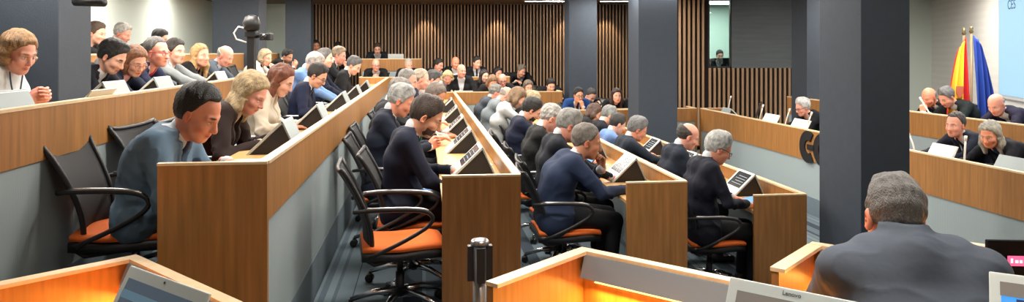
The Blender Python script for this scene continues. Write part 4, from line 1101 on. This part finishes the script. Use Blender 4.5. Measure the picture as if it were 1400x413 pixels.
# black screen with a pink illuminated tag on the right bay
p = at(1352, 364, Z=2.95); r = thing('monitor', 'black monitor with a bright pink tag, right of the man seen from behind', 'monitor', (p.x, p.y, BFL+.57), math.radians(-4))
obj('display', bx(-.01, .42, -.012, .012, .10, .385), mat('matte_black', (.004, .004, .005), .8, spec=.1), r, bev=.004)
obj('stand', bx(.17, .25, .0, .03, 0, .12), BLACK, r); obj('foot', bx(.1, .32, -.06, .09, 0, .012), BLACK, r)
pk = obj('pink_tag', bx(.065, .19, -.014, -.012, .285, .325), mat('pink_tag', (.9, .1, .25), .4, emit=(1, .12, .28), es=.9), r)
bm = BM()
for i, wl in enumerate((.010, .014, .012, .016, .012, .013)): box(bm, .076+i*.017, .076+i*.017+wl*.85, -.0155, -.0145, .297, .309 if i else .315)
obj('tag_lettering', bm, mat('tag_white', (.9, .8, .8), .5, emit=(1, .8, .85), es=.8), pk)

def small(name, label, cat, bmf, m, loc, rz=0, tiltx=0, group=None):
    o = obj(name, bmf, m); o.location = loc; o.rotation_euler = (0, tiltx, rz); return tag(o, label, cat, group)
def paper(px, py, k, Xo, label, w=.21, l=.30, Z=None, rz=0, m=WHITE, fl=None, h=.72):
    z = (R_F[k] if fl is None else fl)+h+.002
    Z = (EYE-z)*1000/(py-HY) if Z is None else Z
    X = (px-700)/1000*Z
    return small('paper', label, 'paper', bx(-w/2, w/2, -l/2, l/2, 0, .004), m, (X, Z, z), ROT+rz)
def tablet(label, loc, rz, tilt, m=BLUESCREEN, w=.17, l=.24, name='tablet', cat='tablet'):
    r = thing(name, label, cat, loc, rz); r.rotation_euler = (0, -tilt, rz)
    obj('case', bx(-w/2, w/2, -l/2, l/2, 0, .009), BLACK, r, bev=.003)
    obj('screen', bx(-w/2+.012, w/2-.012, -l/2+.012, l/2-.012, .009, .0098), m, r)
    return r
def cup(label, X, Y, z, r_=.032, h=.095, group=None):
    bm = lathe(BM(), [(r_*.8, 0), (r_, h), (r_*.93, h), (r_*.75, .008)], 14); o = obj('drinking_glass', bm, GLASSCLEAR, smooth=True); o.location = (X, Y, z+.001); return tag(o, label, 'glass', group)

def on_row(k, Z, back):
    u, v = uv(R_X[k]-back, Z); return W(u, v, R_F[k]+.722)
for k, Z, b, lab in ((1, 4.15, .27, 'loose white sheets on the desk between denim-blazer man and the nearest console'), (1, 6.6, .25, 'white sheet beside the red-haired woman in cream jacket'),
                     (2, 4.72, .22, 'white sheet on the desk end behind the barrier post'), (2, 5.75, .17, 'white notebook under the second console of the barrier-post desk'),
                     (3, 7.3, .30, 'white sheet before the man in dark navy with grey-white hair'), (4, 7.75, .30, 'white sheet between the two men beside the pillar')):
    small('paper', lab, 'paper', bx(-.105, .105, -.15, .15, 0, .004), WHITE, on_row(k, Z, b), ROT+.1)
tablet('black-edged tablet with blue screen on the desk of the white-haired man', on_row(4, 6.62, .30)+Vector((0, 0, .012)), ROT, .12)
tablet('tablet with pale blue screen standing on the desk of hand-at-chin man', on_row(3, 6.95, .40)+Vector((0, 0, .10)), ROT, .95)
tablet('dark tablet leaning at the far end of the desk by centre pillar', on_row(4, 9.2, .25)+Vector((0, 0, .04)), ROT, .4, DARKSCREEN)
tablet('light blue phone lying on the knee of the bearded man with green tie', W(*uv(.02, 4.95), .48+.655), ROT, .1, BLUESCREEN, .075, .15, 'phone', 'phone')
cup('clear glass beside the auburn-haired woman in navy jacket', *on_row(0, 6.15, .18).to_2d(), R_F[0]+.72)
cup('clear glass beside the red-haired woman in cream jacket, nearer', *on_row(1, 6.35, .13).to_2d(), R_F[1]+.72)
cup('clear glass behind the second console of the denim-blazer desk', *on_row(1, 6.85, .10).to_2d(), R_F[1]+.72)
cup('clear glass near the blonde woman with black top', *on_row(0, 7.9, .12).to_2d(), R_F[0]+.72)
r, *_ = laptop('beige laptop open behind the left pillar foot on the left desk', on_row(0, 4.25, .14), ROT-.05, mat('beige_laptop', (.55, .50, .40), .4), w=.30, d=.2, tilt=125)
r, *_ = laptop('white laptop before the man at the rearmost desk', W(-.62, vT[0]+.22, FT[0]+.721), RT, SILVER, w=.34, d=.23, tilt=100)
for i, (u_, k, lab) in enumerate(((-.10, 1, 'silver laptop on the far desk left of the dark-haired man'), (.75, 2, 'silver laptop before the bald man in white shirt'), (1.62, 2, 'black laptop before the young dark-haired man by the far pillar'), (.05, 1, 'silver laptop on the far desk behind the blonde woman'))):
    if i == 3: continue
    laptop(lab, W(u_, vT[k]+.22, FT[k]+.721), RT, BLACK if i == 2 else SILVER, w=.42 if i == 2 else .32, d=.16, tilt=120)

# presidium: microphones, name plates, papers, dark monitors
def mic(label, loc, rz, h=.28, lean=.14, m=WHITE, group=None):
    r = thing('microphone', label, 'microphone', loc, rz, group)
    obj('base', bx(-.045, .045, -.035, .035, 0, .022), BLACK, r, bev=.004)
    obj('stem', tube(BM(), [(0, 0, .02), (lean*.2, 0, h*.35), (lean*.6, 0, h*.7), (lean, 0, h)], .0085, 8), m, r, smooth=True)
    obj('head', tube(BM(), [(lean, 0, h), (lean*1.2, 0, h+.045)], [.012, .013], 8), m, r, smooth=True)
    return r
def on_pres(px, back, two=False, dz=0):
    Xp = (6.25 if two else 4.94)+back; Z = Xp*1000/(px-VPX); u, v = uv(Xp, Z)
    return W(u, v, (.46 if two else .22)+.722+dz)
RP = ROT+PI
for px, lab in ((994, 'white microphone on the presiding table beside the dark monitor, farthest left'), (1037, 'white microphone left of the dark wedge on the presiding table'), (1072, 'white slanting microphone left of the white-haired chairman'), (1101, 'white microphone right before the white-haired chairman'), (1318, 'white upright microphone between two men at the presiding table, right of pillar')):
    mic(lab, on_pres(px, .16), RP+(1.5 if px != 1318 else PI*.5), .30 if px != 994 else .36, .16 if px != 1318 else .02)
for px, lab in ((1285, 'white microphone before the two men with heads together'),):
    mic(lab, on_pres(px-10, .2, True), RP+PI*.5+PI, .26, .2)
mic('white slanting microphone beside the right pillar edge, below the second presiding table', on_pres(1252, .30), RP+PI*1.5, .42, .22)
def plate(label, loc, rz, m, w=.30, name='sloping_plate', cat='name plate'):
    bm = prism(BM(), ((-.02, 0), (.012, 0), (-.115, .225), (-.13, .22)), -w/2, w/2)
    o = obj(name, bm, m); o.location = loc; o.rotation_euler = (0, 0, rz); return tag(o, label, cat)
plate('white sloping document plate on the presiding table left of the chairman', on_pres(1046, .06), RP, WHITE, .42)
plate('white sloping document plate in front of the white-haired chairman', on_pres(1086, .06), RP, WHITE, .42)
plate('white sloping document plate beside the right pillar on the presiding table', on_pres(1277, .06), RP, WHITE, .34)
plate('grey sloping plate in front of the person with chin-length pale hair', on_pres(1372, .06), RP, GREYPLATE, .36)
for px, lab in ((1262, 'white sheet before the bald man with a hand on his face'), (1330, 'white sheet on second presiding table left of the bald man in navy'), (1385, 'white sheet in front of the bald man below the screen')):
    small('paper', lab, 'paper', bx(-.12, .12, -.2, .2, 0, .004), WHITE, on_pres(px, .16, True), RP)
mon = thing('monitor', 'black wedge-shaped monitor on the presiding table left of the white plates', 'monitor', on_pres(1030, .14), RP-.5)
obj('display', prism(BM(), ((-.02, .05), (.0, .05), (-.10, .36), (-.12, .36)), -.22, .22), BLACK, mon, bev=.004); obj('stand', bx(-.1, .02, -.09, .09, 0, .06), BLACK, mon)
put_console(on_pres(985, .0), RP, 'dark console near the far left end of the presiding table', .22+.72, 1.0)

# gooseneck lamp in the lit bay
def bay_pt(b, x, y, z):
    return b.matrix_basis @ Vector((x, y, z))
r = thing('gooseneck_lamp', 'thin chrome gooseneck lamp curving inside the empty orange-lit bay', 'lamp', B1.location, B1.rotation_euler.z)
r.location = Matrix.Translation(B1.location) @ Matrix.Rotation(rzb, 4, 'Z') @ Vector((-.24, -.36, .571)); 
obj('base', lathe(BM(), [(.03, 0), (.03, .012), (.012, .018)], 16), CHROME, r)
pts = [(0, 0, .015), (0, 0, .08)]+[(.045-.045*math.cos(t), -(.045-.045*math.cos(t))*.6, .10+.05*math.sin(t)) for t in np.linspace(0, PI*.55, 8)]+[(.16, -.20, .135), (.19, -.235, .128)]
obj('neck', tube(BM(), pts, .007, 8), CHROME, r, smooth=True)
obj('lamp_head', tube(BM(), [(.18, -.222, .130), (.225, -.275, .115)], [.011, .013], 10), BLACK, r, smooth=True)

# belt barrier post
p = at(656, 330, Z=3.25)
r = thing('barrier_post', 'polished steel belt barrier post with black head standing at the desk end', 'post', (p.x, p.y, BFL))
obj('base', lathe(BM(), [(.16, 0), (.16, .012), (.06, .03), (.04, .035)], 28), STEEL, r)
obj('pole', lathe(BM(), [(.031, .03), (.031, .87)], 20), STEEL, r, smooth=False)
obj('cap', lathe(BM(), [(.040, .855), (.042, .872), (.036, .88), (.01, .884)], 20), STEEL, r)
bm = BM()
for a in (0.0, PI/2, PI, 1.5*PI): box(bm, .028, .056, -.018, .018, .70, .855, M=Matrix.Rotation(a+.15, 4, 'Z'))
obj('belt_head', bm, BLACK, r, bev=.003)

# camera pole with two cameras
p = at(344, 30, Z=7.1); u, v = UV(p.x, p.y)
r = thing('camera_stand', 'black pole carrying two video cameras, standing before the left rear pillar', 'camera stand', (p.x, p.y, .72))
obj('pole', bx(-.035, .035, -.035, .035, 0, 1.50), BLACK, r, bev=.006)
obj('foot', lathe(BM(), [(.17, 0), (.17, .015), (.05, .03)], 20), BLACK, r)
obj('yoke', bx(-.055, .055, -.05, .05, 1.50, 1.56), BLACK, r, bev=.01)
bm = lathe(BM(), [(.045, 1.56), (.075, 1.58), (.082, 1.64), (.06, 1.70), (.02, 1.715)], 18); obj('dome_camera', bm, BLACK, r)
bm = BM(); tube(bm, [(.04, 0, 1.50), (.09, 0, 1.515), (.12, 0, 1.515)], .014, 8); c = obj('side_bracket', bm, BLACK, r)
bm = BM(); box(bm, .09, .20, -.06, .05, 1.47, 1.54); bevel(bm, .012); c = obj('side_camera', bm, BLACK, r)
obj('lens', tube(BM(), [(.145, -.06, 1.505), (.145, -.085, 1.505)], .025, 14), mat('lens_glass', (.02, .02, .03), .05), c, smooth=True)
obj('cable', tube(BM(), [(-.03, -.03, 1.58), (-.11, -.05, 1.60), (-.15, -.06, 1.54), (-.13, -.05, 1.48), (-.04, -.03, 1.45)], .008, 6), WHITE, r, smooth=True)
# wall camera on the left pillar
p = at(124, 3, Z=4.72)
r = thing('security_camera', 'black bullet camera mounted high on the left pillar', 'camera', p, 0)
obj('housing', tube(BM(), [(-.10, 0, .005), (.115, -.05, -.005)], [.03, .028], 14), BLACK, r, smooth=True)
obj('hood', bx(-.09, .125, -.04, .02, .022, .032), BLACK, r); obj('bracket', tube(BM(), [(-.06, .0, 0), (-.10, .10, .02), (-.10, .30, .03)], .014, 8), BLACK, r, smooth=True)

# flags on poles
def flag(label, px, Xp, mats, hgt, wbot, left):
    Z = Xp*1000/(px-VPX); X = (px-700)/1000*Z
    r = thing('flag', label, 'flag', (X, Z, .46))
    obj('pole', tube(BM(), [(0, 0, 0), (0, 0, hgt)], .014, 10), mat('flag_pole_wood', (.25, .16, .08), .4), r, smooth=True)
    obj('finial', lathe(BM(), [(.012, hgt), (.028, hgt+.02), (.018, hgt+.05), (.024, hgt+.07), (.004, hgt+.11)], 14), mat('finial_dark_brass', (.22, .17, .09), .35, .8), r, smooth=True)
    obj('foot', lathe(BM(), [(.15, 0), (.15, .03), (.04, .06)], 20), BLACK, r)
    nu, nz = 40, 26; bm = BM(); g = []
    for i in range(nz+1):
        t = i/nz; z = hgt-.03-t*(hgt-.55); w0 = .10+(wbot-.10)*t**.7
        rowv = []
        for j in range(nu+1):
            s = j/nu; amp = .018+.035*t
            x = (-1 if left else 1)*(s*w0)*(1.0)+.02*math.sin(3*s+2*t); y = -.02-amp*(1+math.sin(s*19+t*1.5))
            rowv.append(bm.verts.new((x+(.0), y, z-.10*s*(1-t)-.06*s*s)))
        g.append(rowv)
    for i in range(nz):
        for j in range(nu):
            f = bm.faces.new((g[i][j], g[i][j+1], g[i+1][j+1], g[i+1][j])); s = (j+.5)/nu
            f.material_index = 0 if len(mats) == 1 else (0 if s < .30 else 1 if s < .84 else 0); f.smooth = True
    ret = bmesh.ops.extrude_face_region(bm, geom=bm.faces[:])
    for v_ in [q for q in ret['geom'] if isinstance(q, bmesh.types.BMVert)]: v_.co.y += .005
    bmesh.ops.recalc_face_normals(bm, faces=bm.faces[:])
    cl = obj('cloth', bm, mats, r)
    return r, cl
RED = mat('flag_red', (.55, .015, .02), .7); YEL = mat('flag_yellow', (.85, .50, .03), .7); BLUE = mat('flag_blue', (.01, .045, .30), .7)
r, cl = flag('red and yellow flag hanging from a pole by the right wall', 1318, 7.15, [RED, YEL], 1.84, .30, True)
bm = BM(); pr = [(.045, .07), (.045, -.02), (.025, -.06), (0, -.08), (-.025, -.06), (-.045, -.02), (-.045, .07)]
A_ = [bm.verts.new((-.125+x_, -.118, 1.10+z_)) for x_, z_ in pr]; f_ = bm.faces.new(A_)
e_ = bmesh.ops.extrude_face_region(bm, geom=[f_])
for v_ in [g_ for g_ in e_['geom'] if isinstance(g_, bmesh.types.BMVert)]: v_.co.y += .012
bmesh.ops.recalc_face_normals(bm, faces=bm.faces[:])
obj('coat_of_arms', bm, mat('crest_red_brown', (.42, .10, .05), .7), cl)
flag('plain blue flag hanging right of the red and yellow one', 1328, 7.15, [BLUE], 1.86, .36, False)

# projection screen on the right wall
sl = WR.inverted() @ Vector(((1366-700)/1000*9.35, 9.35, 0))
yS = -.55
# intersect the ray of px 1366 with the wall
def wall_hit(px, py):
    o_ = WR.inverted() @ Vector((0, 0, EYE)); d_ = (WR.inverted().to_3x3() @ Vector(((px-700)/1000, 1, -(py-HY)/1000)))
    t = (-.03-o_.x)/d_.x; return o_+d_*t
a = wall_hit(1366, 129); 
r = thing('projection_screen', 'pale blue projection screen on the right wall with dark blue letters', 'screen', WR @ Vector((-.03, a.y, a.z)), -math.atan2(.3, 1))
SCRM = mat('projected_blue', (.06, .08, .10), .7, emit=(.42, .73, .93), es=.8)
obj('frame', bx(0, .028, -3.6, .04, -.05, CEIL-a.z-.03), mat('screen_frame', (.5, .52, .55), .4), r)
pic = obj('picture', bx(-.004, .0, -3.55, 0, 0, CEIL-a.z-.06), SCRM, r)
b_ = wall_hit(1378, 13)
t = text_mesh('letters', 'CES', .19, mat('letters_navy', (.01, .06, .16), .6, emit=(.01, .08, .2), es=.5), pic, (0, 0, 0), (0, 0, 0), .001)
t.matrix_basis = Matrix.Translation((-.006, b_.y-a.y, b_.z-a.z)) @ Matrix(((0, 0, -1, 0), (-1, 0, 0, 0), (0, 1, 0, 0), (0, 0, 0, 1)))

# booth operator's camera
p = at(991, 86, Z=RY+1.0)
r = thing('video_camera', 'small dark video camera on a tripod in the glazed booth', 'camera', (p.x, p.y, .6))
obj('camera_body', bx(-.09, .09, -.16, .12, p.z-.6-.02, p.z-.6+.11), BLACK, r, bev=.01)
for k in range(3):
    a_ = 2*PI*k/3; obj('tripod_leg', tube(BM(), [(0, 0, p.z-.62), (.35*math.cos(a_), .35*math.sin(a_), 0)], .016, 8), BLACK, r)

# ---------------------------------------------------------------- lamps
def area(name, loc, sx, sy, power, col=(1, .93, .84), rot=(0, 0, 0), spread=None, parent=None):
    l = bpy.data.lights.new(name, 'AREA'); l.shape = 'RECTANGLE'; l.size = sx; l.size_y = sy; l.energy = power; l.color = col
    if spread: l.spread = spread
    o = bpy.data.objects.new(name, l); link(o, parent); o.location = loc; o.rotation_euler = rot; return o
def ceiling_light(x, y, sx, sy, power, rz=ROT, far=False):
    r = thing('ceiling_light', 'unseen white ceiling light flush in the timber ceiling, placed to light the hall', 'light', (x, y, CEIL), rz, 'ceiling lights')
    bm = BM()
    for q in ((-sx/2-.03, -sx/2, -sy/2-.03, sy/2+.03), (sx/2, sx/2+.03, -sy/2-.03, sy/2+.03), (-sx/2, sx/2, -sy/2-.03, -sy/2), (-sx/2, sx/2, sy/2, sy/2+.03)): box(bm, *q, -.02, -.001)
    obj('frame', bm, STEEL, r); obj('diffuser', bx(-sx/2, sx/2, -sy/2, sy/2, -.012, -.002), LIGHTM, r)
    area('ceiling_lamp', (0, 0, -.03), sx, sy, power, parent=r)
for (x, y, p) in LAMPS: ceiling_light(x, y, 1.5, .45, p)
def fill_downlight(x, y, power):  # unseen fill lights, added to brighten the near bays, rails and laptops
    r = thing('fill_downlight', 'unseen square fill light added to brighten the near desk bays', 'light', (x, y, CEIL), ROT, 'added fill lights over the near bays')
    obj('frame', bx(-.19, .19, -.19, .19, -.008, -.001), STEEL, r); obj('diffuser', bx(-.16, .16, -.16, .16, -.014, -.006), LIGHTM, r)
    area('fill_downlight_lamp', (0, 0, -.03), .32, .32, power, spread=math.radians(85), parent=r)
for x, y, p_ in ((.55, 2.35, 12), (-1.6, 2.2, 5), (1.7, 2.2, 6)): fill_downlight(x, y, p_)
# wall washers over the slats
for px in WASH:
    X = (px-700)/1000*(FARY-.4)
    r = thing('spotlight', 'small round ceiling spotlight washing the slatted far wall', 'light', (X, FARY-.42, CEIL), 0, 'wall washer spotlights')
    obj('trim_ring', lathe(BM(), [(.07, -.012), (.07, -.001), (.05, -.001)], 18), STEEL, r)
    obj('bulb', lathe(BM(), [(.045, -.010), (.045, -.004)], 16), mat('spot_bulb', (1, 1, 1), .5, emit=(1, .8, .55), es=12), r)
    l = bpy.data.lights.new('spot', 'SPOT'); l.energy = WASHP; l.spot_size = math.radians(62); l.spot_blend = .5; l.color = (1, .78, .52); l.shadow_soft_size = .04
    o = bpy.data.objects.new('spot', l); link(o, r); o.location = (0, 0, -.03); o.rotation_euler = (math.radians(14), 0, 0)
# strip lights seen in the far ceiling
for (a, b_) in ((718, 775), (742, 800), (820, 858)):
    X0, X1 = (a-700)/1000*16.4, (b_-700)/1000*16.4
    r = thing('strip_light', 'narrow linear light in the far ceiling above the slatted wall', 'light', (X0, 16.25, CEIL), 0, 'linear lights in the far ceiling')
    obj('diffuser', bx(0, X1-X0, 0, .06, -.016, -.006), LIGHTM, r); obj('channel', bx(-.01, X1-X0+.01, -.01, .07, -.006, -.001), STEEL, r)
# strip lamps inside the bays
for b_, L in ((B1, 1.35), (B2, 1.1), (B3, .5), (B4, 1.25)):
    area('bay_lamp', (-.07, -L/2, RAILH-.14), .03, L-.2, 18.0 if b_ is not B3 else 4.0, (1, .47, .09), (0, math.radians(25), 0), parent=b_)
area('booth_lamp', ((xb+xc)/2+.2, RY+1.4, CEIL-.05), 1.2, 1.0, 60, (.85, 1, .95))
area('projector_wash', (0, 0, 0), .1, .1, 0.0)
bpy.data.objects.remove(bpy.data.objects['projector_wash'])

# ---------------------------------------------------------------- camera and view
cam = bpy.data.cameras.new('camera'); cam.sensor_width = 36; cam.lens = 36*F/1400; cam.shift_y = -(206.5-HY)/1400; cam.clip_end = 100; cam.clip_start = .05
co = bpy.data.objects.new('camera', cam); link(co); co.location = (0, 0, EYE); co.rotation_euler = (PI/2, 0, 0)
sc = bpy.context.scene; sc.camera = co
w = bpy.data.worlds.new('World'); sc.world = w; w.use_nodes = True
w.node_tree.nodes['Background'].inputs['Color'].default_value = (.5, .55, .6, 1); w.node_tree.nodes['Background'].inputs['Strength'].default_value = .3
sc.view_settings.view_transform = 'Standard'; sc.view_settings.look = 'None'; sc.view_settings.gamma = 1; sc.view_settings.use_curve_mapping = False
sc.view_settings.exposure = EXPO
